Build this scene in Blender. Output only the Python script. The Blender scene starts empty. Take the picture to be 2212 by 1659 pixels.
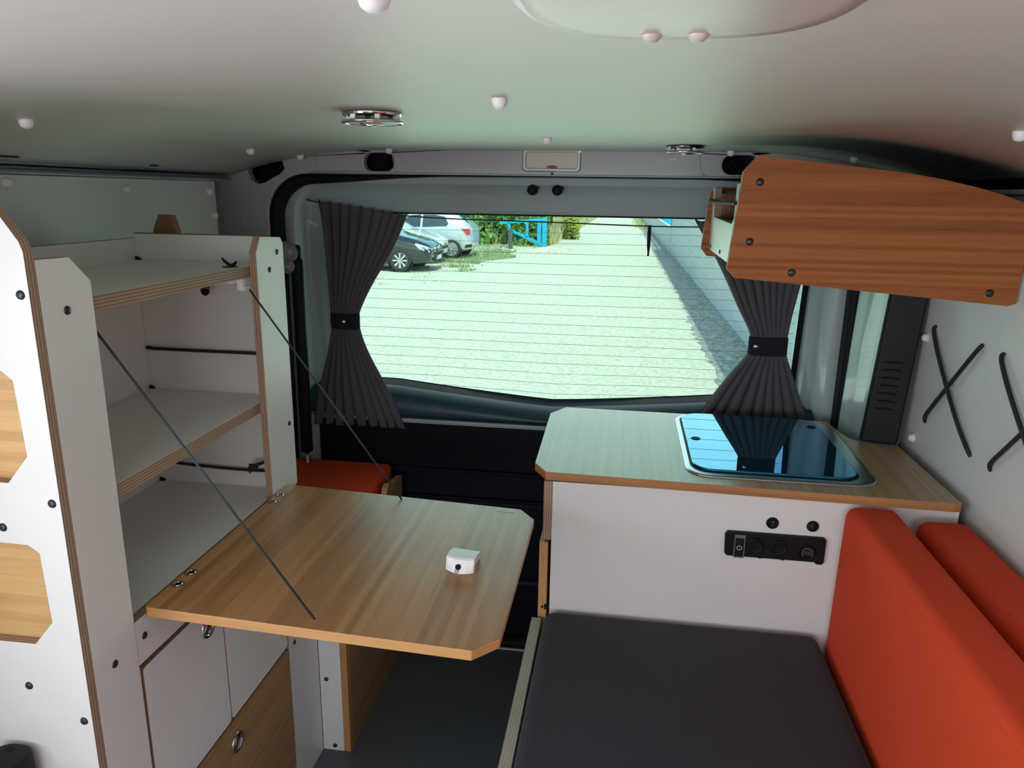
import bpy, bmesh, math, random
from mathutils import Vector, Matrix
from math import sin, cos, pi, radians

S = bpy.context.scene
COL = S.collection
random.seed(7)

# ------------------------------------------------------------------ materials
def newmat(name):
    m = bpy.data.materials.new(name); m.use_nodes = True
    nt = m.node_tree; nt.nodes.clear()
    out = nt.nodes.new('ShaderNodeOutputMaterial')
    return m, nt, out

def N(nt, t, **kw):
    n = nt.nodes.new(t)
    for k, v in kw.items():
        if k in n.inputs: n.inputs[k].default_value = v
        else: setattr(n, k, v)
    return n

def mixcol(nt, fac, a, b, mode='MIX'):
    n = nt.nodes.new('ShaderNodeMix'); n.data_type = 'RGBA'; n.blend_type = mode
    for i, v in ((0, fac), (6, a), (7, b)):
        if hasattr(v, 'is_output'): nt.links.new(v, n.inputs[i])
        else: n.inputs[i].default_value = v if i == 0 else (v + (1,) if len(v) == 3 else v)
    return n.outputs[2]

def math_(nt, op, a, b=None):
    n = nt.nodes.new('ShaderNodeMath'); n.operation = op
    for i, v in ((0, a), (1, b)):
        if v is None: continue
        if hasattr(v, 'is_output'): nt.links.new(v, n.inputs[i])
        else: n.inputs[i].default_value = v
    return n.outputs[0]

def simple(name, col, rough=0.5, metal=0.0, spec=0.5, noise=0.0, nscale=40, bump=0.0, bscale=400, coat=0, **kw):
    m, nt, out = newmat(name)
    b = N(nt, 'ShaderNodeBsdfPrincipled')
    b.inputs['Base Color'].default_value = (*col, 1)
    b.inputs['Roughness'].default_value = rough
    b.inputs['Metallic'].default_value = metal
    b.inputs['Specular IOR Level'].default_value = spec
    b.inputs['Coat Weight'].default_value = coat
    for k, v in kw.items(): b.inputs[k].default_value = v
    tc = N(nt, 'ShaderNodeTexCoord')
    nz = N(nt, 'ShaderNodeTexNoise', Scale=nscale, Detail=4.0)
    nt.links.new(tc.outputs['Object'], nz.inputs['Vector'])
    k = max(noise, 0.015)
    c = mixcol(nt, nz.outputs['Fac'], tuple(min(1, x*(1-k)) for x in col), tuple(min(1, x*(1+k)) for x in col))
    nt.links.new(c, b.inputs['Base Color'])
    if bump:
        n2 = N(nt, 'ShaderNodeTexNoise', Scale=bscale, Detail=3.0)
        nt.links.new(tc.outputs['Object'], n2.inputs['Vector'])
        bp = N(nt, 'ShaderNodeBump', Strength=bump, Distance=0.001)
        nt.links.new(n2.outputs['Fac'], bp.inputs['Height'])
        nt.links.new(bp.outputs['Normal'], b.inputs['Normal'])
    nt.links.new(b.outputs[0], out.inputs[0])
    return m

def bamboo(name, along, across, c1, c2, strip=0.0075, rough=0.38, coat=0.0, spec=.5):
    """laminated bamboo: strips run along one axis, side by side on the other"""
    m, nt, out = newmat(name)
    b = N(nt, 'ShaderNodeBsdfPrincipled', Roughness=rough)
    b.inputs['Coat Weight'].default_value = coat; b.inputs['Coat Roughness'].default_value = .32; b.inputs['Specular IOR Level'].default_value = spec
    tc = N(nt, 'ShaderNodeTexCoord')
    sep = N(nt, 'ShaderNodeSeparateXYZ'); nt.links.new(tc.outputs['Object'], sep.inputs[0])
    ac = sep.outputs['XYZ'.index(across)]; al = sep.outputs['XYZ'.index(along)]
    idx = math_(nt, 'FLOOR', math_(nt, 'DIVIDE', ac, strip))
    cmb = N(nt, 'ShaderNodeCombineXYZ'); nt.links.new(idx, cmb.inputs[0]);
    wn = N(nt, 'ShaderNodeTexWhiteNoise', noise_dimensions='2D'); nt.links.new(cmb.outputs[0], wn.inputs['Vector'])
    mp = N(nt, 'ShaderNodeMapping'); nt.links.new(tc.outputs['Object'], mp.inputs['Vector'])
    sc = [900, 900, 900]; sc['XYZ'.index(along)] = 14; mp.inputs['Scale'].default_value = sc
    add = N(nt, 'ShaderNodeVectorMath', operation='ADD'); nt.links.new(mp.outputs[0], add.inputs[0])
    cm2 = N(nt, 'ShaderNodeCombineXYZ'); nt.links.new(math_(nt, 'MULTIPLY', wn.outputs['Value'], 37.0), cm2.inputs['XYZ'.index(along)])
    nt.links.new(cm2.outputs[0], add.inputs[1])
    nz = N(nt, 'ShaderNodeTexNoise', Scale=1.0, Detail=3.0, Roughness=0.6); nt.links.new(add.outputs[0], nz.inputs['Vector'])
    mp3 = N(nt, 'ShaderNodeMapping'); nt.links.new(tc.outputs['Object'], mp3.inputs['Vector'])
    sc = [70, 70, 70]; sc['XYZ'.index(along)] = 5; mp3.inputs['Scale'].default_value = sc
    nz3 = N(nt, 'ShaderNodeTexNoise', Scale=1.0, Detail=3.0); nt.links.new(mp3.outputs[0], nz3.inputs['Vector'])
    f = math_(nt, 'ADD', math_(nt, 'MULTIPLY', wn.outputs['Value'], 0.50),
              math_(nt, 'ADD', math_(nt, 'MULTIPLY', nz.outputs['Fac'], 0.85), math_(nt, 'MULTIPLY', nz3.outputs['Fac'], 0.75)))
    f = math_(nt, 'SUBTRACT', f, 0.54)
    c = mixcol(nt, f, c2, c1)
    # dark node marks of the canes
    mp4 = N(nt, 'ShaderNodeMapping'); nt.links.new(tc.outputs['Object'], mp4.inputs['Vector'])
    sc = [330, 330, 330]; sc['XYZ'.index(along)] = 45; mp4.inputs['Scale'].default_value = sc
    nz4 = N(nt, 'ShaderNodeTexNoise', Scale=1.0, Detail=1.0); nt.links.new(mp4.outputs[0], nz4.inputs['Vector'])
    rp = N(nt, 'ShaderNodeValToRGB'); rp.color_ramp.elements[0].position = 0.68; rp.color_ramp.elements[1].position = 0.80
    rp.color_ramp.elements[0].color = (0, 0, 0, 1); rp.color_ramp.elements[1].color = (.45, .45, .45, 1)
    nt.links.new(nz4.outputs['Fac'], rp.inputs[0])
    c = mixcol(nt, rp.outputs[0], c, tuple(x*0.55 for x in c2))
    nt.links.new(c, b.inputs['Base Color'])
    nt.links.new(b.outputs[0], out.inputs[0])
    return m

def plymat(name, axis, period=0.0044, light=(.50, .34, .23), dark=(.15, .075, .045)):
    m, nt, out = newmat(name)
    b = N(nt, 'ShaderNodeBsdfPrincipled', Roughness=0.7)
    tc = N(nt, 'ShaderNodeTexCoord')
    sep = N(nt, 'ShaderNodeSeparateXYZ'); nt.links.new(tc.outputs['Object'], sep.inputs[0])
    nz = N(nt, 'ShaderNodeTexNoise', Scale=60.0, Detail=3.0); nt.links.new(tc.outputs['Object'], nz.inputs['Vector'])
    v = math_(nt, 'ADD', sep.outputs['XYZ'.index(axis)], math_(nt, 'MULTIPLY', nz.outputs['Fac'], period*0.25))
    fr = math_(nt, 'FRACT', math_(nt, 'DIVIDE', v, period))
    rp = N(nt, 'ShaderNodeValToRGB'); e = rp.color_ramp.elements
    e[0].position = 0.0; e[0].color = (*dark, 1); e[1].position = 0.42; e[1].color = (*[x*.8 for x in light], 1)
    x = e.new(0.5); x.color = (*light, 1); x = e.new(0.92); x.color = (*light, 1); x = e.new(1.0); x.color = (*dark, 1)
    nt.links.new(fr, rp.inputs[0])
    n2 = N(nt, 'ShaderNodeTexNoise', Scale=25.0, Detail=3.0); nt.links.new(tc.outputs['Object'], n2.inputs['Vector'])
    c = mixcol(nt, math_(nt, 'MULTIPLY', n2.outputs['Fac'], 0.55), rp.outputs[0], tuple(x*.5 for x in light))
    nt.links.new(c, b.inputs['Base Color']); nt.links.new(b.outputs[0], out.inputs[0])
    return m

def fabric(name, col, scale=900, contrast=0.12, rough=0.95, wrinkle=0.0, sheen=.10):
    m, nt, out = newmat(name)
    b = N(nt, 'ShaderNodeBsdfPrincipled', Roughness=rough)
    b.inputs['Specular IOR Level'].default_value = 0.25
    b.inputs['Sheen Weight'].default_value = sheen
    tc = N(nt, 'ShaderNodeTexCoord')
    nz = N(nt, 'ShaderNodeTexNoise', Scale=float(scale), Detail=2.0); nt.links.new(tc.outputs['Object'], nz.inputs['Vector'])
    c = mixcol(nt, nz.outputs['Fac'], tuple(x*(1-contrast*2) for x in col), tuple(x*(1+contrast*2) for x in col))
    nt.links.new(c, b.inputs['Base Color'])
    bp = N(nt, 'ShaderNodeBump', Strength=0.25, Distance=0.0006); nt.links.new(nz.outputs['Fac'], bp.inputs['Height'])
    last = bp
    if wrinkle:
        mp = N(nt, 'ShaderNodeMapping'); nt.links.new(tc.outputs['Object'], mp.inputs['Vector']); mp.inputs['Scale'].default_value = (26, 7, 5)
        n2 = N(nt, 'ShaderNodeTexNoise', Scale=1.0, Detail=3.0, Distortion=0.6); nt.links.new(mp.outputs[0], n2.inputs['Vector'])
        b2 = N(nt, 'ShaderNodeBump', Strength=wrinkle, Distance=0.006); nt.links.new(n2.outputs['Fac'], b2.inputs['Height'])
        nt.links.new(bp.outputs['Normal'], b2.inputs['Normal']); last = b2
    nt.links.new(last.outputs['Normal'], b.inputs['Normal'])
    nt.links.new(b.outputs[0], out.inputs[0])
    return m

def glassmat(name, tint, refl=0.06):
    m, nt, out = newmat(name)
    t = N(nt, 'ShaderNodeBsdfTransparent'); t.inputs[0].default_value = (*tint, 1)
    g = N(nt, 'ShaderNodeBsdfGlossy', Roughness=0.02)
    fr = N(nt, 'ShaderNodeFresnel', IOR=1.45)
    mx = N(nt, 'ShaderNodeMixShader')
    nt.links.new(math_(nt, 'MULTIPLY', fr.outputs[0], 0.8), mx.inputs[0])
    nt.links.new(t.outputs[0], mx.inputs[1]); nt.links.new(g.outputs[0], mx.inputs[2])
    nt.links.new(mx.outputs[0], out.inputs[0])
    return m

WHITE = simple('white_laminate', (.755, .745, .73), 0.38, noise=.02)
CEIL = simple('ceiling_liner', (.86, .79, .745), 0.45, noise=.01, bump=.04, bscale=600)  # pinkish base: bounce light off the orange cushions put into the colour
LINER = simple('wall_liner', (.66, .66, .65), 0.45, noise=.02)
BODY = simple('grey_painted_metal', (.40, .42, .43), 0.32, noise=.02, coat=.3)
BODYG = simple('satin_painted_metal', (.38, .47, .49), 0.28, noise=.02, coat=.4)  # teal tint puts the rear window's light on the metal into the colour
BLACKP = simple('black_plastic', (.007, .008, .011), 0.5, spec=.22, noise=.05, bump=.05)
BLACKR = simple('black_rubber', (.005, .006, .008), 0.6, spec=.2, noise=.05)
DARKPANEL = simple('dark_trim_panel', (.003, .004, .009), 0.55, spec=.18, noise=.08, bump=.1, bscale=300)
TRIMBLUE = simple('dark_glossy_trim', (.012, .045, .075), 0.42, noise=.05)
BOLT = simple('black_bolt', (.015, .016, .022), 0.35)
CAPW = simple('white_plastic', (.82, .80, .77), 0.4)
CAPP = simple('white_plastic_bright', (.86, .86, .88), 0.35)
CHROME = simple('chrome', (.75, .74, .72), 0.12, 1.0)
BRUSH = simple('brushed_steel', (.42, .47, .48), 0.30, 1.0)
FLOOR = simple('grey_vinyl', (.085, .095, .11), 0.55, noise=.10, nscale=20, bump=.08, bscale=900)
BAM_Y = bamboo('bamboo_along_y', 'Y', 'X', (.56, .285, .110), (.25, .100, .036), strip=.0105, coat=.30)
BAM_C = bamboo('bamboo_worktop', 'Y', 'X', (.48, .33, .18), (.30, .18, .085), rough=.34, coat=.25)
BAM_X = bamboo('bamboo_along_x', 'X', 'Z', (.43, .150, .042), (.20, .055, .015), strip=.006, rough=.6, spec=.25)
BAM_L = bamboo('bamboo_light', 'X', 'Z', (.72, .45, .20), (.50, .28, .10), strip=.012, rough=.45)
BAM_D = bamboo('bamboo_drawer', 'Y', 'Z', (.42, .25, .12), (.27, .145, .065), strip=.008, rough=.5)
BAM_EDGE = bamboo('bamboo_edge_lit', 'X', 'Y', (.66, .38, .15), (.48, .23, .08), strip=.05, rough=.5)  # brighter copy for the table: light on its edge put into the tones
BAM_EDGEX = bamboo('bamboo_edge_side', 'Z', 'Y', (.60, .33, .13), (.42, .20, .07), strip=.05, rough=.5)
PLY = {a: plymat('plywood_edge_' + a.lower(), a) for a in 'XYZ'}
PLYG = plymat('plywood_bench_edge', 'X', .0034, (.60, .56, .44), (.18, .14, .09))
ORANGE = fabric('orange_fabric', (.66, .062, .020), 1100, .10, wrinkle=.22, sheen=0)
GREYF = fabric('charcoal_fabric', (.032, .032, .040), 1100, .12, wrinkle=.10)
CURT = fabric('curtain_fabric', (.088, .086, .098), 700, .22)
CURTB = fabric('curtain_band', (.012, .014, .024), 700, .15)
CORD = simple('black_elastic', (.012, .012, .014), 0.7, noise=.2, nscale=900)
CORDG = simple('dark_cord', (.03, .045, .045), 0.6, noise=.2, nscale=900)
GLASSR = glassmat('tinted_rear_glass', (.81, .955, .87))
GLASSC = glassmat('clear_glass', (.9, .93, .95))
HOBGLASS = simple('black_glass', (.050, .24, .40), 0.015, .92, spec=.5)
WOODDK = bamboo('dark_bamboo', 'Z', 'X', (.25, .12, .055), (.15, .065, .03), strip=.006, rough=.55)
LAMPW = simple('lamp_plastic', (.72, .68, .64), 0.35)
LENS = simple('lamp_diffuser_large', (.56, .47, .43), .35)
LAMPD = simple('lamp_diffuser', (.60, .56, .50), 0.3, noise=.03)
CLEARP = simple('frosted_plastic', (.42, .44, .42), 0.2, **{'Transmission Weight': .6})
HEAT = simple('heating_wire', (.30, .22, .05), 0.6)
GREYMARK = simple('pale_grey_print', (.45, .45, .47), 0.5)
REDMARK = simple('dim_red_print', (.30, .13, .10), 0.5)

# ------------------------------------------------------------------ helpers
def obj(name, bm, mats, parent=None, smooth=False, bevel=0, bseg=2, recalc=True):
    if recalc: bmesh.ops.recalc_face_normals(bm, faces=bm.faces)
    me = bpy.data.meshes.new(name); bm.to_mesh(me); bm.free()
    if not isinstance(mats, (list, tuple)): mats = [mats]
    for m in mats: me.materials.append(m)
    if smooth:
        for p in me.polygons: p.use_smooth = True
    o = bpy.data.objects.new(name, me); COL.objects.link(o)
    if bevel:
        b = o.modifiers.new('bevel', 'BEVEL'); b.width = bevel; b.segments = bseg; b.limit_method = 'ANGLE'; b.angle_limit = radians(40)
    if parent is not None: setparent(o, parent)
    return o

def wpos(o):
    v = Matrix.Translation(o.location) @ o.rotation_euler.to_matrix().to_4x4()
    return (wpos(o.parent) @ o.matrix_parent_inverse @ v) if o.parent else v

def setparent(o, p):
    o.parent = p; o.matrix_parent_inverse = wpos(p).inverted()

def tag(o, label, cat, group=None, kind=None):
    o['label'] = label
    if cat: o['category'] = cat
    if group: o['group'] = group
    if kind: o['kind'] = kind
    return o

def thing(name, loc, label, cat, group=None, kind=None):
    o = bpy.data.objects.new(name, None); COL.objects.link(o); o.location = loc; o.empty_display_size = .05
    return tag(o, label, cat, group, kind)

def struct(o, label=None):
    o['kind'] = 'structure'
    if label: o['label'] = label
    return o

def box(bm, x0, x1, y0, y1, z0, z1, mi=0, rot=None):
    vs = [bm.verts.new((x, y, z)) for x in (x0, x1) for y in (y0, y1) for z in (z0, z1)]
    fs = [(0,1,3,2),(4,6,7,5),(0,4,5,1),(2,3,7,6),(0,2,6,4),(1,5,7,3)]
    out = []
    for f in fs:
        face = bm.faces.new([vs[i] for i in f]); face.material_index = mi; out.append(face)
    if rot is not None:
        c = Vector(((x0+x1)/2, (y0+y1)/2, (z0+z1)/2))
        bmesh.ops.rotate(bm, verts=vs, cent=c, matrix=rot)
    return vs

def ax3(axis, a, b, t):
    if axis == 'X': return Vector((t, a, b))
    if axis == 'Y': return Vector((a, t, b))
    return Vector((a, b, t))

def prism(bm, pts, axis, t0, t1, holes=(), mi_face=0, mi_side=1):
    """extrude a 2-D outline (with holes) along an axis; broad faces get slot 0, cut edges slot 1"""
    bot_loops = []
    for L in [pts] + list(holes):
        bot_loops.append([bm.verts.new(ax3(axis, p[0], p[1], t0)) for p in L])
    edges = []
    for L in bot_loops:
        for i in range(len(L)): edges.append(bm.edges.new((L[i], L[(i+1) % len(L)])))
    if holes:
        r = bmesh.ops.triangle_fill(bm, use_beauty=True, use_dissolve=False, edges=edges)
        faces = [g for g in r['geom'] if isinstance(g, bmesh.types.BMFace)]
    else:
        faces = [bm.faces.new(bot_loops[0])]
    for f in faces: f.material_index = mi_face
    d = ax3(axis, 0, 0, t1-t0)
    vmap = {}
    for L in bot_loops:
        for v in L: vmap[v] = bm.verts.new(v.co + d)
    for f in faces:
        nf = bm.faces.new([vmap[v] for v in reversed(f.verts)]); nf.material_index = mi_face
    for L in bot_loops:
        for i in range(len(L)):
            a, b = L[i], L[(i+1) % len(L)]
            nf = bm.faces.new((a, b, vmap[b], vmap[a])); nf.material_index = mi_side
    return bm

def panel(name, pts, axis, t0, t1, parent=None, holes=(), face=None, edge=None, bevel=0.0008):
    bm = bmesh.new(); prism(bm, pts, axis, t0, t1, holes)
    return obj(name, bm, [face or WHITE, edge or PLY[axis]], parent, bevel=bevel)

def rect(a0, a1, b0, b1): return [(a0, b0), (a1, b0), (a1, b1), (a0, b1)]

def rrect(a0, a1, b0, b1, r, n=6):
    out = []
    if not isinstance(r, (list, tuple)): r = [r]*4
    for (cx, cy, a, rr) in ((a1-r[0], b1-r[0], 0, r[0]), (a0+r[1], b1-r[1], 90, r[1]), (a0+r[2], b0+r[2], 180, r[2]), (a1-r[3], b0+r[3], 270, r[3])):
        for i in range(n+1):
            t = radians(a + 90*i/n); out.append((cx + rr*cos(t), cy + rr*sin(t)))
    return out

def lathe(bm, prof, M=None, seg=24, mi=0):
    """prof: (radius, height) along local z"""
    M = M or Matrix.Identity(4)
    rings = []
    for r, h in prof:
        if r < 1e-6: rings.append([bm.verts.new(M @ Vector((0, 0, h)))])
        else: rings.append([bm.verts.new(M @ Vector((r*cos(2*pi*i/seg), r*sin(2*pi*i/seg), h))) for i in range(seg)])
    for A, B in zip(rings, rings[1:]):
        for i in range(seg):
            j = (i+1) % seg
            if len(A) == 1 and len(B) == 1: continue
            if len(A) == 1: f = bm.faces.new((A[0], B[i], B[j]))
            elif len(B) == 1: f = bm.faces.new((A[i], A[j], B[0]))
            else: f = bm.faces.new((A[i], A[j], B[j], B[i]))
            f.material_index = mi
    return bm

def aim(loc, d):
    d = Vector(d).normalized()
    return Matrix.Translation(loc) @ d.to_track_quat('Z', 'Y').to_matrix().to_4x4()

def tube(bm, pts, r, seg=8, mi=0, cap=True):
    pts = [Vector(p) for p in pts]
    if not isinstance(r, (list, tuple)): r = [r]*len(pts)
    rings = []; up = None
    for i, p in enumerate(pts):
        t = (pts[min(i+1, len(pts)-1)] - pts[max(i-1, 0)]).normalized()
        if up is None:
            up = t.orthogonal().normalized()
        up = (up - t*up.dot(t)).normalized(); s = t.cross(up)
        rings.append([bm.verts.new(p + (up*cos(2*pi*k/seg) + s*sin(2*pi*k/seg))*r[i]) for k in range(seg)])
    for A, B in zip(rings, rings[1:]):
        for k in range(seg):
            f = bm.faces.new((A[k], A[(k+1) % seg], B[(k+1) % seg], B[k])); f.material_index = mi
    if cap:
        bm.faces.new(rings[0][::-1]).material_index = mi; bm.faces.new(rings[-1]).material_index = mi
    return bm

def spline(pts, n=8):
    P = [Vector(p) for p in pts]; out = []
    for i in range(len(P)-1):
        p0 = P[max(i-1, 0)]; p1 = P[i]; p2 = P[i+1]; p3 = P[min(i+2, len(P)-1)]
        for k in range(n):
            t = k/n
            out.append(0.5*((2*p1) + (p2-p0)*t + (2*p0-5*p1+4*p2-p3)*t*t + (-p0+3*p1-3*p2+p3)*t**3))
    out.append(P[-1]); return out

def loft(bm, loops, mi=0, mis=None):
    R = [[bm.verts.new(p) for p in L] for L in loops]
    for k, (A, B) in enumerate(zip(R, R[1:])):
        n = len(A)
        for i in range(n):
            f = bm.faces.new((A[i], A[(i+1) % n], B[(i+1) % n], B[i])); f.material_index = mis[k] if mis else mi
    return R

# shared bolt heads, one mesh per facing
def bolt_mesh(d, r=.0052):
    bm = bmesh.new(); lathe(bm, [(0, .0022), (r*.5, .0021), (r*.85, .0014), (r, 0), (r, -.001)], aim((0, 0, 0), d), 16)
    bmesh.ops.recalc_face_normals(bm, faces=bm.faces)
    me = bpy.data.meshes.new('bolt'); bm.to_mesh(me); bm.free(); me.materials.append(BOLT)
    for p in me.polygons: p.use_smooth = True
    return me
BM_ = {'X': bolt_mesh((1, 0, 0)), '-Y': bolt_mesh((0, -1, 0)), '-X': bolt_mesh((-1, 0, 0), .0042), '-YL': bolt_mesh((0, -1, 0), .0062)}
def bolt(d, loc, parent):
    o = bpy.data.objects.new('bolt', BM_[d]); COL.objects.link(o); o.location = loc; setparent(o, parent); return o

# ------------------------------------------------------------------ the van shell
XC, XL, XR = -.165, -.945, .612
ZC = 1.293
def zceil(x):
    d = max(0, abs(x-XC)-.40); return ZC - .060*(d/.38)**2

bm = bmesh.new(); box(bm, XL-.06, XR+.06, -1.7, 1.84, -.05, 0)
struct(obj('floor', bm, FLOOR), 'dark grey vinyl van floor')
# ceiling board with bent sides
bm = bmesh.new(); xs = [XL + (XR-XL)*i/48 for i in range(49)]
rows = []
for y in (-1.7, 1.745):
    rows.append(([bm.verts.new((x, y, zceil(x))) for x in xs], [bm.verts.new((x, y, zceil(x)+.006)) for x in xs]))
(a, au), (b, bu) = rows
for i in range(48):
    bm.faces.new((a[i], a[i+1], b[i+1], b[i])); bm.faces.new((au[i], bu[i], bu[i+1], au[i+1]))
    bm.faces.new((b[i], b[i+1], bu[i+1], bu[i])); bm.faces.new((a[i], au[i], au[i+1], a[i+1]))
for i in (0, -1): bm.faces.new((a[i], b[i], bu[i], au[i]))
ceiling = struct(obj('ceiling', bm, CEIL, smooth=False), 'white lined van ceiling')
for p in ceiling.data.polygons: p.use_smooth = abs(p.normal.z) > .5
bm = bmesh.new()
bm.free()
for (y, l, x) in ((1.030, .034, -.912), (1.385, .020, -.912)):
    bm = bmesh.new(); box(bm, x-.003, x+.003, y-l/2, y+l/2, zceil(x)-.0022, zceil(x)-.0004); obj('slot', bm, BLACKR, ceiling)
bm = bmesh.new(); box(bm, -1.05, .74, -1.75, 1.95, 1.335, 1.36)
struct(obj('trim_1', bm, BODY), 'van roof skin')

def body_wall(name, x0, x1, label, holes=()):
    bm = bmesh.new()
    prism(bm, rect(-1.7, 1.66, 0, 1.217), 'X', x0, x1, holes, 0, 0)
    return struct(obj(name, bm, LINER, bevel=.0015), label)
WINH = rect(-.92, .30, .50, 1.14)
wl = body_wall('wall_left', XL-.012, XL, 'pale grey lined wall behind the shelves', [WINH])
wr = body_wall('wall_right', XR, XR+.012, 'pale grey lined wall beside the worktop')
# outer body skin
bm = bmesh.new(); prism(bm, rect(-1.75, 1.90, -.1, 1.35), 'X', -1.05, -1.03, [WINH], 0, 0); struct(obj('trim_2', bm, BODY), 'outer body skin behind the left wall')
bm = bmesh.new(); box(bm, .72, .74, -1.75, 1.90, -.1, 1.35); struct(obj('trim_3', bm, BODY), 'outer body skin behind the right wall')
bm = bmesh.new(); prism(bm, rect(-1.05, .74, -.1, 1.35), 'Y', -1.77, -1.75, [rect(-.85, .52, .70, 1.20)], 0, 0); struct(obj('wall_front', bm, BODY), 'front end of the van body')
bm = bmesh.new(); box(bm, -.86, .53, -1.76, -1.755, .69, 1.21); struct(obj('window_2', bm, GLASSC), 'windscreen')
bm = bmesh.new(); box(bm, -1.042, -1.038, -.93, .31, .49, 1.15); struct(obj('window_3', bm, GLASSC), 'sliding door window')
# roof rails above the liners
bm = bmesh.new()
prof = [(XL-.012, 1.217), (XL+.004, 1.218), (XL+.010, 1.2205), (XL+.004, 1.224), (XL-.004, 1.2262), (XL+.008, 1.2290), (XL-.012, 1.2325)]
A = [bm.verts.new((x, -1.7, z)) for x, z in prof]; B = [bm.verts.new((x, 1.72, z)) for x, z in prof]
for i in range(len(prof)-1): bm.faces.new((A[i], A[i+1], B[i+1], B[i]))
bm.faces.new(A); bm.faces.new(B[::-1])
struct(obj('trim_4', bm, BODYG, smooth=False), 'painted roof rail above the left wall liner')
bm = bmesh.new()
prof = [(XR+.012, 1.217), (XR+.03, 1.22), (XR+.03, 1.30), (XR+.05, 1.30), (XR+.05, 1.21), (XR+.012, 1.21)]
A = [bm.verts.new((x, -1.7, z)) for x, z in prof]; B = [bm.verts.new((x, 1.72, z)) for x, z in prof]
for i in range(len(prof)): bm.faces.new((A[i], A[(i+1) % 6], B[(i+1) % 6], B[i]))
bm.faces.new(A); bm.faces.new(B[::-1])
struct(obj('trim_5', bm, BLACKR), 'dark roof rail above the right wall liner')

# rear body ring with the tailgate opening
OPX0, OPX1, OPZ1 = -.862, .532, 1.238
opening = rrect(OPX0, OPX1, .004, OPZ1, [.10, .10, .03, .03], 8)
hole1 = [(-.905, 1.262), (-.822, 1.272), (-.815, 1.250), (-.828, 1.236), (-.845, 1.229), (-.866, 1.217), (-.884, 1.213), (-.900, 1.222), (-.908, 1.240)]
hole2 = rrect(-.616, -.542, 1.246, 1.287, .0195, 6)
hole3 = rrect(.205, .282, 1.246, 1.287, .0195, 6)
lampw = rrect(-.237, -.107, 1.2495, 1.300, .008, 4)
ring = bmesh.new()
prism(ring, rect(-1.03, .72, -.1, 1.335), 'Y', 1.75, 1.775, [opening, hole1, hole2, hole3, lampw], 0, 0)
wrear = struct(obj('wall_rear', ring, BODY, bevel=.003), 'grey painted body ring around the tailgate')
bm = bmesh.new()   # dark cavities behind the access holes
for (x0, x1, z0, z1) in ((-.92, -.80, 1.20, 1.28), (-.63, -.53, 1.235, 1.295), (.19, .295, 1.235, 1.295)):
    box(bm, x0, x1, 1.7755, 1.83, z0, z1)
for f in list(bm.faces):
    if all(abs(v.co.y-1.7755) < 1e-5 for v in f.verts): bm.faces.remove(f)
obj('access_cavity', bm, DARKPANEL, wrear)
bm = bmesh.new()
for x in (-.570, .240): lathe(bm, [(0, .010), (.004, .010), (.0045, .002), (.010, .001), (.0105, -.002), (.013, -.002)], aim((x, 1.80, 1.266), (0, -1, 0)), 16)
obj('stud', bm, BLACKP, wrear, smooth=True)
bm = bmesh.new()   # pressed seams and folded flange of the ring
for x in (-.735, -.545, .155):
    tube(bm, [(x, 1.7495, 1.285), (x+.004, 1.7495, 1.252), (x+.014, 1.7495, 1.243)], .0012, 6)
tube(bm, [(-.75, 1.748, 1.2405), (-.60, 1.747, 1.2425), (-.54, 1.747, 1.2425), (-.53, 1.748, 1.2405), (.10, 1.748, 1.2395), (.44, 1.748, 1.2405)], .0022, 6)
for p in rrect(-.915, -.862, 1.13, 1.19, .012, 3): pass
L = [(x, 1.7492, z) for x, z in rrect(-.928, -.872, 1.10, 1.185, .014, 4)]; tube(bm, L+[L[0]], .0010, 6)
obj('pressed_seam', bm, BODYG, wrear, smooth=True)
bm = bmesh.new(); lathe(bm, [(0, .0006), (.003, .0006), (.003, -.001)], aim((-.170, 1.7495, 1.243), (0, -1, 0)), 14)
obj('drain_hole', bm, BLACKR, wrear)

# rubber seal round the opening
def seal_loop(inset, y, n=8):
    base = rrect(OPX0, OPX1, .004, OPZ1, [.10, .10, .03, .03], n); full = rrect(OPX0+inset, OPX1-inset, .004+inset, OPZ1-inset, [.10-inset*.6, .10-inset*.6, .03, .03], n)
    out = []
    for (bx, bz), (fx_, fz) in zip(base, full):
        k = 1.0
        out.append((bx+(fx_-bx)*k, y, bz+(fz-bz)*k))
    # the seal thins out along the middle of the top edge
    res = []
    for i, p in enumerate(out):
        res.append(p)
        if i == n:   # top run: between the right and the left corner
            q = out[i+1]
            for t_ in (.04, .12, .22, .5, .72, .82, .92):
                x = p[0] + (q[0]-p[0])*t_; kk = {.04: .7, .12: .35, .22: .12, .5: .06, .72: .12, .82: .35, .92: .75}[t_]
                res.append((x, y, OPZ1 - inset*kk))
    return res
bm = bmesh.new()
R = loft(bm, [seal_loop(0, 1.772), seal_loop(0.003, 1.752), seal_loop(.018, 1.750), seal_loop(.024, 1.775), seal_loop(.022, 1.80)])
struct(obj('trim_6', bm, BLACKR, smooth=True), 'black rubber seal around the tailgate opening')

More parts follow.
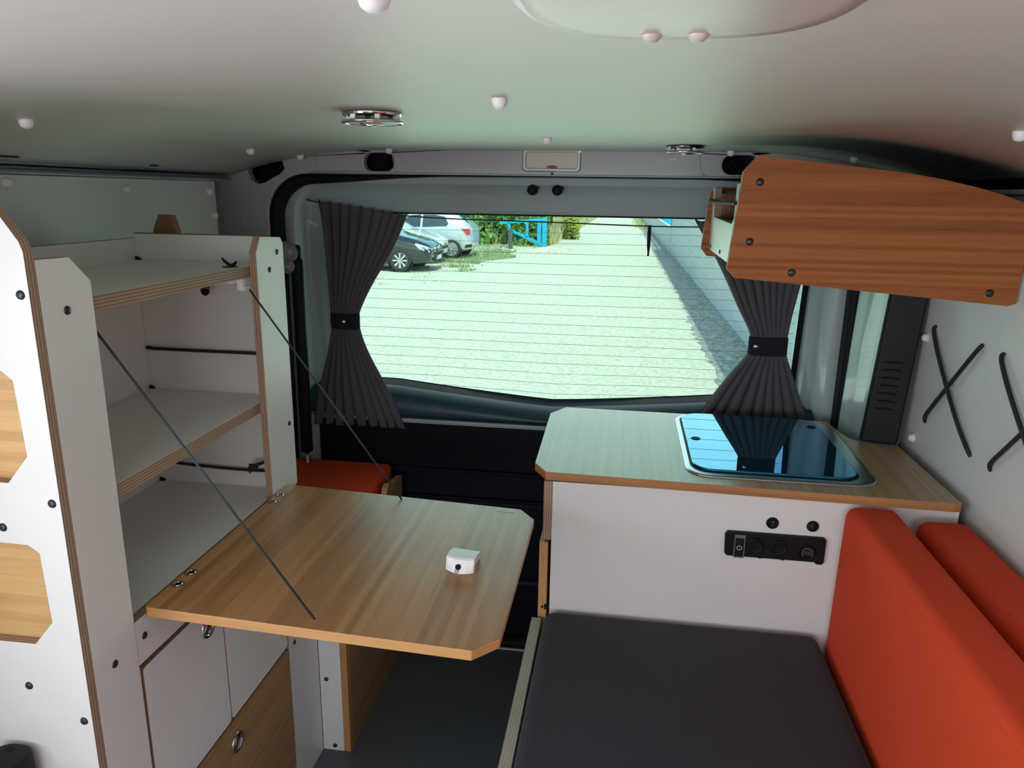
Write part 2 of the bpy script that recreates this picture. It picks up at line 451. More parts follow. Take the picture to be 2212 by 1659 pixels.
# tailgate
YG = 1.86
def dl(x0, x1, z0, z1, r, y, n=8): return [(x, y, z) for x, z in rrect(x0, x1, z0, z1, r, n)]
gx0, gx1, gz1 = XC-.594, XC+.604, 1.150
def TY(z): return (.91-z)*.115          # the tailgate glass leans in at the top
gb = .66
door_loops = [dl(OPX0+.016, OPX1-.016, .00, OPZ1+.004, [.09, .09, .02, .02], 1.82),
              dl(OPX0+.016, OPX1-.016, .00, OPZ1+.004, [.09, .09, .02, .02], 1.795),
              dl(OPX0+.026, OPX1-.026, .005, OPZ1-.004, [.085, .085, .02, .02], 1.788),
              dl(OPX0+.046, OPX1-.046, .010, OPZ1-.020, [.08, .08, .02, .02], 1.792),
              dl(OPX0+.054, OPX1-.054, .012, OPZ1-.028, [.075, .075, .02, .02], 1.812),
              dl(OPX0+.064, OPX1-.064, .30, OPZ1-.046, [.07, .07, .02, .02], 1.828),
              dl(gx0-.012, gx1+.012, gb-.01, gz1+.008, [.05, .05, .02, .02], 1.842),
              dl(gx0, gx1, gb, gz1, [.04, .04, .03, .03], YG-.002),
              dl(gx0, gx1, gb, gz1, [.04, .04, .03, .03], YG+.012)]
door_loops[-3:] = [[(x, y+TY(z)*(.6 if k == 0 else 1), z) for x, y, z in L_] for k, L_ in enumerate(door_loops[-3:])]
bm = bmesh.new(); loft(bm, door_loops)
door = struct(obj('door_1', bm, BODYG, smooth=True), 'grey painted tailgate frame')
m = door.modifiers.new('edge', 'EDGE_SPLIT'); m.split_angle = radians(50)
bm = bmesh.new()   # black ceramic border round the glass
go = dl(gx0-.004, gx1+.004, gb-.03, gz1+.004, [.04, .04, .03, .03], YG-.001)
gi = []
for (x, y, z) in dl(gx0+.014, gx1-.014, gb, gz1-.004, [.03, .03, .03, .03], YG-.001): gi.append((x, y, z))
go = [(x, y+TY(z), z) for x, y, z in go]; gi = [(x, y+TY(z), z) for x, y, z in gi]
loft(bm, [go, gi])
obj('glass_border', bm, BLACKR, door)
# lower trims: raised glossy upper band following the bottom of the glass, dark panel below
def zb(x):
    d = abs(x-XC); return .672 + .036*(min(d, .42)/.42)**1.2 if d > .02 else .672
bm = bmesh.new(); n = 40; secs = []
for i in range(n+1):
    x = OPX0+.06 + (OPX1-OPX0-.12)*i/n
    z = zb(x)
    secs.append([(x, 1.880, z+.004), (x, 1.868, z), (x, 1.840, z-.005), (x, 1.806, z-.016), (x, 1.792, z-.030), (x, 1.788, .640), (x, 1.792, .632), (x, 1.82, .630)])
V = [[bm.verts.new(p) for p in s] for s in secs]
for A, B in zip(V, V[1:]):
    for k in range(len(A)-1):
        f = bm.faces.new((A[k], B[k], B[k+1], A[k+1])); f.material_index = 1 if k < 2 else 0
obj('upper_trim', bm, [TRIMBLUE, BLACKR], door, smooth=True)
bm = bmesh.new(); box(bm, -.785, .455, 1.789, 1.80, .621, .6275); obj('trim_strip', bm, BODYG, door)
bm = bmesh.new(); px = []
prof = [(1.80, .619), (1.786, .616), (1.784, .50), (1.790, .494), (1.784, .486), (1.782, .425), (1.789, .417), (1.782, .409), (1.782, .20), (1.788, .19), (1.784, .18), (1.786, .022), (1.80, .018)]
A = [bm.verts.new((-.775, y, z)) for y, z in prof]; B = [bm.verts.new((.445, y, z)) for y, z in prof]
for i in range(len(prof)-1): bm.faces.new((A[i], A[i+1], B[i+1], B[i]))
obj('lower_trim_panel', bm, DARKPANEL, door, bevel=.002)
bm = bmesh.new(); box(bm, OPX0+.03, OPX1-.03, 1.79, 1.82, .0, .62); obj('door_core', bm, BODYG, door)
bm = bmesh.new(); box(bm, OPX0+.05, OPX1-.05, 1.765, 1.789, .002, .012); obj('sill_strip', bm, BODYG, door, bevel=.002)
for x in (-.2195, -.161):
    bm = bmesh.new(); lathe(bm, [(0, .018), (.006, .018), (.0105, .014), (.0125, .004), (.0125, -.006)], aim((x, 1.794, 1.2075), (0, -1, 0)), 20)
    box(bm, x+.008, x+.0155, 1.782, 1.796, 1.209, 1.215)
    obj('rubber_stop', bm, BLACKR, door, bevel=.001)
bm = bmesh.new()   # torn scrap of tape left on the frame above the glass
for (x, z, w, h) in ((-.130, 1.1655, .016, .006), (-.112, 1.168, .020, .009), (-.094, 1.1655, .012, .006)):
    prism(bm, [(x-w/2, z), (x-w/4, z+h*.5), (x, z+h*.35), (x+w*.3, z+h*.6), (x+w/2, z+.001), (x+w*.2, z-h*.5), (x-w*.3, z-h*.3)], 'Y', 1.8355, 1.838, (), 0, 0)
obj('tape_residue', bm, GREYMARK, door)

# rear glass and its heating wires
bm = bmesh.new()
prism(bm, rrect(gx0-.003, gx1+.003, gb-.03, gz1+.003, [.04, .04, .03, .03], 6), 'Y', YG, YG+.004, (), 0, 0)
for v in bm.verts: v.co.y += TY(v.co.z)
win = struct(obj('window_1', bm, GLASSR), 'tinted rear window in the tailgate')
bm = bmesh.new()
for k in range(17):
    z0 = 1.1085 - k*.0256
    sag = .001 + .012*max(0, (k-11)/6)**1.5
    pts = []
    for i in range(25):
        x = gx0+.02 + (gx1-gx0-.04)*i/24
        u = abs(x-XC)
        zz = z0 - sag*max(0, 1-u/.28)
        pts.append((x, YG-.0014+TY(zz), zz))
    tube(bm, pts, .00055, 4, cap=False)
obj('heating_wires', bm, HEAT, win)

# courtesy lamp over the tailgate
t = thing('courtesy_lamp', (-.172, 1.75, 1.25), 'rectangular cream courtesy lamp set in the grey ring above the rear window', 'lamp')
bm = bmesh.new()
lp = [(x, z) for x, z in rrect(-.2365, -.1075, 1.2500, 1.296, .0075, 4)]
li = [(x, z) for x, z in rrect(-.2315, -.1125, 1.2545, 1.2915, .006, 4)]
prism(bm, lp, 'Y', 1.7465, 1.765, [li], 0, 0); obj('lamp_frame', bm, CAPW, t, bevel=.001)
bm = bmesh.new(); prism(bm, li, 'Y', 1.752, 1.764, (), 0, 0); obj('lens', bm, LAMPD, t, bevel=.002)
bm = bmesh.new(); prism(bm, [(-.185, 1.2580), (-.176, 1.2555), (-.163, 1.2555), (-.158, 1.259), (-.166, 1.2615), (-.178, 1.2615)], 'Y', 1.7485, 1.753, (), 0, 0)
obj('switch', bm, WOODDK, t, bevel=.0008)

# painted gutter and black vent trim on the right rear pillar
bm = bmesh.new()
def quad_col(bm, q0, z0, q1, z1, mi=0):
    A = [bm.verts.new((x, y, z0)) for x, y in q0]; B = [bm.verts.new((x, y, z1)) for x, y in q1]
    n = len(A)
    for i in range(n): bm.faces.new((A[i], A[(i+1) % n], B[(i+1) % n], B[i])).material_index = mi
    bm.faces.new(A[::-1]).material_index = mi; bm.faces.new(B).material_index = mi
quad_col(bm, [(.493, 1.748), (.505, 1.70), (.520, 1.615), (.60, 1.615), (.60, 1.748)], .0, [(.527, 1.748), (.537, 1.70), (.548, 1.615), (.608, 1.615), (.608, 1.748)], 1.20)
struct(obj('trim_7', bm, BODYG, bevel=.006, bseg=3), 'painted right rear pillar')
ptrim = thing('pillar_vent_trim', (.56, 1.6, .702), 'tall black plastic pillar trim with louvres, behind the right end of the worktop', 'trim')
bm = bmesh.new()
quad_col(bm, [(.516, 1.600), (.520, 1.590), (.584, 1.574), (.600, 1.610), (.530, 1.614)], .7005, [(.545, 1.600), (.549, 1.590), (.6105, 1.574), (.6105, 1.612), (.555, 1.614)], 1.16)
obj('trim_body', bm, BLACKP, ptrim, bevel=.003)
for k in range(7):
    z = .775 + k*.0165; f = (z-.70)/.46
    bm = bmesh.new(); x0 = .532+.028*f; 
    tube(bm, [(x0, 1.5868, z), (x0+.016, 1.5828, z+.0015), (x0+.032, 1.5788, z)], .0018, 6)
    obj('louvre', bm, BLACKR, ptrim)
t = thing('gas_strut', (-.79, 1.72, .50), 'thick black tailgate gas strut standing behind the right end of the shelves', 'strut')
bm = bmesh.new(); tube(bm, [(-.7865, 1.725, .545), (-.7845, 1.725, 1.035)], .0150, 18); tube(bm, [(-.7845, 1.725, 1.035), (-.7840, 1.725, 1.041)], [.0150, .010], 18)
obj('cylinder_body', bm, BLACKP, t, smooth=True, bevel=.001)
bm = bmesh.new(); tube(bm, [(-.784, 1.725, 1.04), (-.7835, 1.725, 1.066), (-.7835, 1.725, 1.071)], [.0095, .0095, .006], 14); obj('end_fitting', bm, BLACKR, t, smooth=True)
bm = bmesh.new(); tube(bm, [(-.787, 1.725, .40), (-.7865, 1.725, .546)], .005, 12); obj('piston_rod', bm, BRUSH, t, smooth=True)
t = thing('side_knob', (-.748, 1.60, 1.03), 'frosted clear plastic knob sticking out behind the shelf post', 'knob')
bm = bmesh.new()
prof = [(0, .010), (.010, .010), (.024, .006), (.026, 0), (.020, -.006), (0, -.006)]
lathe(bm, prof, aim((-.752, 1.60, 1.064), (.35, -1, 0)), 10)
lathe(bm, [(0, .007), (.016, .006), (.017, 0), (.012, -.005), (0, -.005)], aim((-.752, 1.60, 1.032), (.35, -1, 0)), 10)
obj('grip', bm, CLEARP, t, smooth=True)
bm = bmesh.new(); tube(bm, [(-.752, 1.605, 1.06), (-.79, 1.75, 1.06)], .005, 10); obj('stem', bm, CLEARP, t, smooth=True)

# ------------------------------------------------------------------ screw caps
def cap_mesh(r=.0085, h=.0105):
    bm = bmesh.new(); lathe(bm, [(0, -h), (r*.45, -h*.96), (r*.8, -h*.75), (r*.97, -h*.35), (r, -h*.1), (r, .0015), (0, .0015)], None, 20)
    bmesh.ops.recalc_face_normals(bm, faces=bm.faces)
    me = bpy.data.meshes.new('screw_cap'); bm.to_mesh(me); bm.free(); me.materials.append(CAPW)
    for p in me.polygons: p.use_smooth = True
    return me
CM = cap_mesh()
def cap(x, y, z, label, group, rot=(0, 0, 0)):
    o = bpy.data.objects.new('screw_cap', CM); COL.objects.link(o); o.location = (x, y, z); o.rotation_euler = rot
    tag(o, label, 'screw cap', group)
G1 = 'white screw caps on the ceiling'
for (x, y, lab) in ((-.124, .375, 'large blurred white screw cap at the top edge, left of the big ceiling lamp'),
                    (-.745, .877, 'white screw cap on the ceiling at the far left, above the tall front panel'),
                    (-.133, .795, 'white screw cap alone in the middle of the ceiling below the big lamp'),
                    (-.757, 1.475, 'white screw cap on the ceiling left of the first dark access hole'),
                    (-.757, 1.715, 'small white screw cap at the ceiling edge between the two left access holes'),
                    (-.541, 1.710, 'white screw cap overlapping the top of the access hole with the stud'),
                    (-.141, 1.345, 'white screw cap on the ceiling just above the courtesy lamp'),
                    (.217, 1.715, 'white screw cap by the access hole beside the overhead cabinet'),
                    (.438, 1.602, 'white screw cap on the ceiling above the overhead cabinet'),
                    (.441, .967, 'white screw cap on the ceiling at the right edge of the view')):
    cap(x, y, zceil(x), lab, G1)
G2 = 'screw caps on the left wall liner'
for (y, z, lab) in ((1.053, 1.204, 'pale screw cap on the left wall liner, nearest the left edge of the view'),
                    (1.336, 1.197, 'pale screw cap halfway along the top of the left wall liner'),
                    (1.630, 1.195, 'pale screw cap in the top rear corner of the left wall liner'),
                    (1.643, 1.140, 'faint pale screw cap low down near the rear edge of the left wall liner')):
    cap(XL, y, z, lab, G2, (0, -pi/2, 0))
G3 = 'screw caps on the right wall liner'
for (y, z, lab) in ((1.575, .930, 'white screw cap on the right wall beside the upper end of the crossed elastics'),
                    (1.566, .721, 'white screw cap on the right wall just above the worktop corner')):
    cap(XR, y, z, lab, G3, (0, pi/2, 0))

# ------------------------------------------------------------------ ceiling lights
def spot(x, y, label):
    z = zceil(x)
    t = thing('ceiling_spotlight', (x, y, z), label, 'light', 'round chrome ceiling spotlights')
    bm = bmesh.new(); lathe(bm, [(0, 0), (.036, 0), (.037, -.002), (.036, -.0045), (.030, -.006), (0, -.006)], Matrix.Translation((x, y, z)), 40); obj('base_ring', bm, CHROME, t, smooth=False, bevel=.0004)
    bm = bmesh.new(); lathe(bm, [(.0375, -.0105), (.0385, -.0118), (.0375, -.0132), (.033, -.0136), (.033, -.0112), (.0375, -.0105)], Matrix.Translation((x, y, z)), 40); obj('lower_ring', bm, CHROME, t, smooth=True)
    bm = bmesh.new(); lathe(bm, [(0, -.0110), (.033, -.0110), (.033, -.0128), (0, -.0128)], Matrix.Translation((x, y, z)), 40); obj('disc_lens', bm, LAMPD, t)
    for a in range(0, 360, 60):
        bm = bmesh.new(); px, py = x+.030*cos(radians(a)), y+.030*sin(radians(a)); box(bm, px-.003, px+.003, py-.003, py+.003, z-.0115, z-.005); obj('spacer', bm, CAPW, t)
    bm = bmesh.new(); tube(bm, [(x-.012, y-.010, z-.0125), (x, y-.012, z-.016), (x+.014, y-.008, z-.0135)], .0022, 8); obj('clip', bm, CHROME, t, smooth=True)
spot(-.312, .925, 'round chrome spotlight on the ceiling above the left curtain')
spot(.108, 1.545, 'round chrome spotlight at the ceiling edge, left of the overhead cabinet')

t = thing('ceiling_lamp', (.015, .40, ZC), 'large oblong pale plastic ceiling lamp cut off by the top edge of the view', 'lamp')
def oval(xc, yc, ax, ay, p, n=56): 
    out = []
    for i in range(n):
        a = 2*pi*i/n; c, s = cos(a), sin(a)
        out.append((xc + ax*math.copysign(abs(c)**(2/p), c), yc + ay*math.copysign(abs(s)**(2/p), s)))
    return out
def stack(bm, lays):
    R = loft(bm, [[(x, y, z) for x, y in L] for L, z in lays]); bm.faces.new(R[0]); bm.faces.new(R[-1][::-1])
LX, LY = .022, .337
bm = bmesh.new(); stack(bm, [(oval(LX, LY, .082, .122, 2.9), ZC), (oval(LX, LY, .082, .122, 2.9), ZC-.003), (oval(LX, LY, .078, .116, 2.9), ZC-.009), (oval(LX, LY-.006, .068, .100, 2.8), ZC-.012)])
obj('housing', bm, LAMPW, t, smooth=True, bevel=.001)
bm = bmesh.new(); stack(bm, [(oval(LX, LY-.012, .073, .097, 2.9), ZC-.010), (oval(LX, LY-.014, .069, .090, 2.9), ZC-.017), (oval(LX, LY-.018, .058, .076, 2.8), ZC-.019)])
obj('diffuser', bm, LENS, t, smooth=True)
for x in (.008, .030):
    bm = bmesh.new(); lathe(bm, [(0, -.0075), (.003, -.0072), (.005, -.005), (.0056, 0), (0, 0)], Matrix.Translation((x, .392, ZC-.0145)), 18); obj('knob', bm, LENS, t, smooth=True)

# ------------------------------------------------------------------ shelf unit, left
XF = -.603
su = thing('shelf_unit', (-.77, .98, 0), 'tall white open shelf unit with plywood edges and cupboard below, along the left wall', 'shelf unit')
# front end panel (faces the camera) with hand-hole cut-outs
c1 = [(-.700, 1.008), (-.650, 1.008), (-.638, .998), (-.635, .913), (-.664, .880), (-.700, .880)]
c2 = [(-.735, .806), (-.652, .805), (-.639, .796), (-.6365, .708), (-.663, .677), (-.735, .676)]
fp = panel('end_panel', [(XL+.012, 0), (XF, 0), (XF, 1.135), (XF-.003, 1.145), (-.628, 1.177), (-.70, 1.190), (XL+.012, 1.190)], 'Y', .681, .694, su, [c1, c2])
for (x, z) in ((-.613, 1.091), (-.613, .859), (-.680, .825), (-.681, .618), (-.614, .577)): bolt('-Y', (x, .681, z), fp)
panel('pocket_board', rect(-.86, -.632, .66, 1.03), 'Y', .6942, .704, su, face=BAM_L, edge=PLY['Y'])
# side post between front panel and the opening
mp = panel('post', [(.6945, 0), (.7735, 0), (.7735, 1.096), (.744, 1.125), (.6945, 1.126)], 'X', XF-.013, XF, su)
for (y, z) in ((.731, 1.068), (.730, .623)): bolt('X', (XF, y, z), mp)
rp = panel('post', [(1.1695, .650), (1.271, .650), (1.271, 1.108), (1.262, 1.119), (1.188, 1.1235), (1.1695, 1.098)], 'X', XF-.013, XF, su)
for (y, z) in ((1.246, 1.094), (1.214, 1.066), (1.252, .777)): bolt('X', (XF, y, z), rp)
# back board, far side board, rims
XB = -.862
panel('back_panel', rect(.694, 1.240, .0, 1.113), 'X', XB-.012, XB, su)
sp = panel('side_panel', [(XB, 0), (XF-.013, 0), (XF-.013, 1.1215), (XB, 1.1215)], 'Y', 1.228, 1.240, su)
bm = bmesh.new(); box(bm, XB+.001, XF-.014, 1.2275, 1.2405, 1.1212, 1.1225); obj('edge_band', bm, WOODDK, sp)
for (zt, th) in ((1.0755, .0185), (.838, .0185), (.655, .0185)):
    xf = XF-.0135 if zt < 1.07 else XF-.0135
    panel('shelf', [(XB, .6945), (xf, .6945), (xf, 1.2275), (XB, 1.2275)], 'Z', zt-th, zt, su)
for z in (1.0755, .838, .655):   # small black corner brackets
    bm = bmesh.new(); prism(bm, [(XB+.002, z), (XB+.012, z), (XB+.008, z+.004), (XB+.002, z+.006)], 'Y', 1.222, 1.2275, (), 0, 0); obj('bracket', bm, BLACKP, su)
    bm = bmesh.new(); prism(bm, [(XF-.026, z), (XF-.016, z), (XF-.018, z+.004)], 'Y', .776, .782, (), 0, 0); obj('bracket', bm, BLACKP, su)
# rail boards across the opening, doors, drawer
fa = panel('fascia', [(.7745, .5885), (1.190, .5855), (1.190, .652), (.7745, .652)], 'X', XF-.013, XF-.001, su)
bolt('X', (XF-.001, .791, .624), fa)
bm = bmesh.new(); prism(bm, [(.835, .652), (.860, .652), (.855, .640), (.840, .640)], 'X', XF-.001, XF+.008, (), 0, 0); obj('table_stop', bm, BLACKP, su)
for (y0, y1, side) in ((.781, .9755, 1), (.9785, 1.1875, 0)):
    bm = bmesh.new(); prism(bm, rrect(y0, y1, .345, .580, .006, 4), 'X', XF-.013, XF-.001, (), 0, 1)
    d = obj('cupboard_door', bm, [WHITE, PLY['X']], su, bevel=.0008)
    if side:
        bm = bmesh.new(); Mx = aim((XF-.001, .934, .547), (1, 0, 0))
        lathe(bm, [(.0175, 0), (.0180, .0015), (.0165, .0028), (.0135, .0020), (.0125, .0004)], Mx, 28)
        lathe(bm, [(0, .0012), (.0120, .0012), (.0125, .0004)], Mx, 28, 0)
        obj('handle', bm, CHROME, d, smooth=True)
bm = bmesh.new(); prism(bm, rrect(.781, 1.1875, .075, .3385, .006, 4), 'X', XF-.013, XF-.001, (), 0, 0)
d = obj('drawer', bm, BAM_D, su, bevel=.001)
bm = bmesh.new(); Mx = aim((XF-.001, .985, .296), (1, 0, 0))
lathe(bm, [(.0175, 0), (.0180, .0015), (.0165, .0028), (.0135, .0020), (.0125, .0004)], Mx, 28); lathe(bm, [(0, .0012), (.0120, .0012), (.0125, .0004)], Mx, 28)
obj('handle', bm, CHROME, d, smooth=True)
panel('base_panel', rect(.7745, 1.190, 0, .070), 'X', XF-.030, XF-.018, su, face=BLACKP, edge=BLACKP)
bm = bmesh.new(); box(bm, XB+.002, XF-.016, .78, 1.22, .07, .60); obj('carcass', bm, BLACKP, su)
lp = panel('lower_post', rect(1.191, 1.3185, 0, .600), 'X', XF-.013, XF, su)
bolt('X', (XF, 1.214, .337), lp)
# clip for the cord under the top shelf, dark clip on top
bm = bmesh.new(); box(bm, -.628, -.619, 1.145, 1.157, 1.038, 1.0565); box(bm, -.626, -.618, 1.150, 1.176, 1.036, 1.043); obj('cord_clip', bm, CAPP, su, bevel=.001)
bm = bmesh.new(); box(bm, -.66, -.628, 1.13, 1.16, 1.050, 1.0565); obj('clip_plate', bm, CAPW, su, bevel=.001)

t = thing('cord_anchor', (-.640, 1.15, 1.0755), 'little black wing-shaped clip lying on the top shelf by the post', 'clip')
bm = bmesh.new(); lathe(bm, [(0, .0005), (.012, .0008), (.013, 0), (0, 0)], Matrix.Translation((-.640, 1.15, 1.0757)), 16); obj('foot', bm, BLACKP, t)
bm = bmesh.new(); tube(bm, spline([(-.652, 1.148, 1.090), (-.647, 1.149, 1.084), (-.640, 1.15, 1.079), (-.633, 1.151, 1.080), (-.629, 1.151, 1.085)], 4), [.0018]*3+[.0026]*11+[.002]*3, 8); obj('wing', bm, BLACKP, t, smooth=True)

t = thing('wooden_peg', (-.705, 1.20, 1.03), 'short brown wooden peg with a black tip sticking out under the top shelf', 'peg')
bm = bmesh.new(); tube(bm, [(-.733, 1.2275, 1.053), (-.706, 1.180, 1.029)], .0075, 16); obj('shaft', bm, WOODDK, t, smooth=True)
bm = bmesh.new(); tube(bm, [(-.7065, 1.1808, 1.0294), (-.7036, 1.1757, 1.0268)], [.0066, .0050], 16); obj('tip', bm, BLACKR, t, smooth=True)

t = tag(panel('wooden_block', [(-.8365, 1.1010), (-.7855, 1.1010), (-.7870, 1.125), (-.7955, 1.1535), (-.8195, 1.1545), (-.831, 1.130)], 'Y', 1.2410, 1.256, None, face=WOODDK, edge=WOODDK), 'tapered dark brown wooden block standing up behind the shelf rim against the left wall', 'block')

def cord(name, pts, r, label, cat='cord', group=None, mat=CORD):
    bm = bmesh.new(); tube(bm, pts, r, 8); o = obj(name, bm, mat, smooth=True); return tag(o, label, cat, group)
GS = 'black elastic straps across the shelves'
cord('elastic_strap', spline([(-.852, 1.2265, .9165), (-.847, 1.221, .9155), (-.75, 1.219, .9155), (-.6175, 1.219, .9155)]), .0030, 'black elastic strap stretched straight across the shelf bay under the top shelf', 'strap', GS)
cord('elastic_strap', spline([(-.837, 1.2265, .6990), (-.830, 1.221, .6960), (-.77, 1.219, .6930), (-.68, 1.219, .6910), (-.6175, 1.219, .6930)]), .0030, 'black elastic strap sagging slightly across the lower shelf bay above the table', 'strap', GS)
t = thing('cord_end', (-.63, 1.20, .71), 'frayed black knotted cord end sticking out beside the post, above the lower strap', 'cord')
bm = bmesh.new(); tube(bm, spline([(-.617, 1.205, .722), (-.632, 1.195, .717), (-.646, 1.190, .712)], 5), .0032, 8); obj('tail', bm, CORD, t, smooth=True)
bm = bmesh.new(); bmesh.ops.create_icosphere(bm, subdivisions=2, radius=.0075, matrix=Matrix.Translation((-.648, 1.19, .710)) @ Matrix.Diagonal((1.2, .9, .8, 1)))
for k in range(9):
    a = Vector((-.648, 1.19, .710)); d = Vector((random.uniform(-1, .3), random.uniform(-1, 0), random.uniform(-1, .8))).normalized()
    tube(bm, [a, a+d*.009, a+d*.012+Vector((0, 0, -.002))], [.0015, .0012, .0006], 5)
obj('knot', bm, CORD, t)

# ------------------------------------------------------------------ folding table
TS = -.036
t = thing('folding_table', (-.60, 1.0, .657), 'bamboo folding table top with cut corners hung on two cords from the shelves', 'table')
t.rotation_euler = (0, math.atan(-TS), 0)
L0, L1 = .002, .470
ty0, ty1 = -.212, .218
out = [(L0, ty0+.004), (L0+.004, ty0), (L1-.030, ty0), (L1, ty0+.034), (L1, ty1-.036), (L1-.028, ty1), (L0+.012, ty1), (L0, ty1-.010)]
bm = bmesh.new(); prism(bm, out, 'Z', -.0145, 0.0)
top = obj('tabletop', bm, [BAM_Y, BAM_EDGE], bevel=.0012)
top.location = (-.60, 1.0, .669-.0); top.rotation_euler = t.rotation_euler
t.location = (-.60, 1.0, .669); setparent(top, t)
Mt = Matrix.Translation(t.location) @ t.rotation_euler.to_matrix().to_4x4()
def gro(x, y):
    bm = bmesh.new()
    lathe(bm, [(.0042, .0002), (.0046, .0009), (.0062, .0010), (.0068, .0002)], Mt @ Matrix.Translation((x, y, 0)), 24, 0)
    lathe(bm, [(0, .00012), (.0095, .00012), (.0095, -.0002)], Mt @ Matrix.Translation((x, y, 0)), 24, 1)
    lathe(bm, [(0, .0003), (.0042, .0003)], Mt @ Matrix.Translation((x, y, 0)), 24, 2)
    obj('grommet', bm, [CHROME, WOODDK, BLACKR], t)
for (x, y) in ((.0115, .168), (.0115, .138), (.0115, -.117), (.0115, -.150)): gro(x, y)
for y in (-.17, 0, .17):
    bm = bmesh.new(); box(bm, -.002, .03, y-.02, y+.02, -.020, -.0145); bmesh.ops.transform(bm, matrix=Mt, verts=bm.verts); obj('hinge', bm, BLACKP, t)
bm = bmesh.new(); box(bm, .400, .432, .198, .2016, .00005, .0003); bmesh.ops.transform(bm, matrix=Mt, verts=bm.verts); obj('scuff_mark', bm, GREYMARK, t)
GC = 'dark cords holding up the table'
pk1 = Mt @ Vector((.226, .205, .0)); pk2 = Mt @ Vector((.228, -.190, .0))
cord('table_cord', [pk1, Vector((-.6205, 1.168, 1.040))], .0016, 'thin dark cord from the white clip under the top shelf to the table\'s far edge', 'cord', GC, CORDG)
cord('table_cord', [pk2, Vector((-.6200, .784, 1.045))], .0016, 'thin dark cord from the near post down to the near edge of the table', 'cord', GC, CORDG)

# small white box on the table
bx = thing('sensor_box', Mt @ Vector((.385, -.020, 0)), 'small white plastic box with one black button lying on the table', 'device')
Mb = Mt @ Matrix.Translation((.3845, -.006, .0003)) @ Matrix.Rotation(radians(-3), 4, 'Z')
bm = bmesh.new()
secs = []
# side profile (y, z): front at negative y
n = 14; V = []
for i in range(n+1):
    u = -1 + 2*i/n; x = u*.0215; bow = .0085*(1-u*u)
    V.append([bm.verts.new(Mb @ Vector(p)) for p in ((x, .024, 0), (x, .024, .0145), (x, .004, .0205), (x, -.0150-bow*.15, .0215), (x, -.0175-bow*.3, .0195), (x, -.020-bow, .0015), (x, -.019-bow, 0))])
for A, B in zip(V, V[1:]):
    for k in range(7): bm.faces.new((A[k], B[k], B[(k+1) % 7], A[(k+1) % 7]))
bm.faces.new(V[0]); bm.faces.new(V[-1][::-1])
obj('case', bm, CAPP, bx, bevel=.0006)
bm = bmesh.new(); lathe(bm, [(0, .0016), (.0030, .0014), (.0042, .0004), (.0042, -.001)], Mb @ aim((-.001, -.0258, .0105), (0, -1, .42)), 18); obj('button', bm, BLACKR, bx, smooth=True)
bm = bmesh.new(); lathe(bm, [(0, .0006), (.0036, .0004), (.0038, -.001)], Mb @ aim((-.0025, -.0272, .0045), (0, -1, .42)), 18); obj('led_window', bm, GREYMARK, bx, smooth=True)
bm = bmesh.new(); box(bm, .0214, .0219, -.012, .016, .004, .0062); bmesh.ops.transform(bm, matrix=Mb, verts=bm.verts); obj('slot', bm, BLACKR, bx)

# black fitting at the lower left
t = thing('black_mount', (-.722, .655, .45), 'black plastic block with two screw holes on the white end panel, lower left corner', 'mount')
bm = bmesh.new(); fx, fy = -.7015, .652
stack(bm, [(oval(fx, fy, .027, .026, 2.6, 40), .40), (oval(fx, fy, .0255, .0245, 2.6, 40), .535), (oval(fx, fy, .0235, .0225, 2.6, 40), .538)])
obj('mount_body', bm, BLACKP, t, smooth=True, bevel=.001)
for (x, y) in ((-.7075, .664), (-.7125, .641)):
    bm = bmesh.new(); lathe(bm, [(0, .0004), (.0048, .0004), (.0052, -.001)], Matrix.Translation((x, y, .5382)), 18); obj('screw_hole', bm, BLACKR, t)

# ------------------------------------------------------------------ rear bench
rb = thing('rear_bench', (-.75, 1.53, 0), 'bamboo and white storage bench box behind the shelf unit at the tailgate', 'bench')
panel('side_board', [(1.335, 0), (1.745, 0), (1.745, .487), (1.665, .497), (1.640, .505), (1.625, .500), (1.585, .435), (1.335, .425)], 'X', -.554, -.540, rb, face=BAM_D, edge=BAM_EDGEX)
ep = panel('end_board', rect(-.6025, -.5545, .0, .425), 'Y', 1.319, 1.332, rb)
bm = bmesh.new(); box(bm, -.5545, -.540, 1.319, 1.335, 0, .425); obj('corner_strip', bm, BAM_EDGEX, rb, bevel=.001)
for (x, z) in ((-.588, .179), (-.576, .012)): bolt('-Y', (x, 1.319, z), ep)
bm = bmesh.new(); box(bm, -.93, -.5545, 1.333, 1.745, .0, .432); obj('box_core', bm, WHITE, rb)

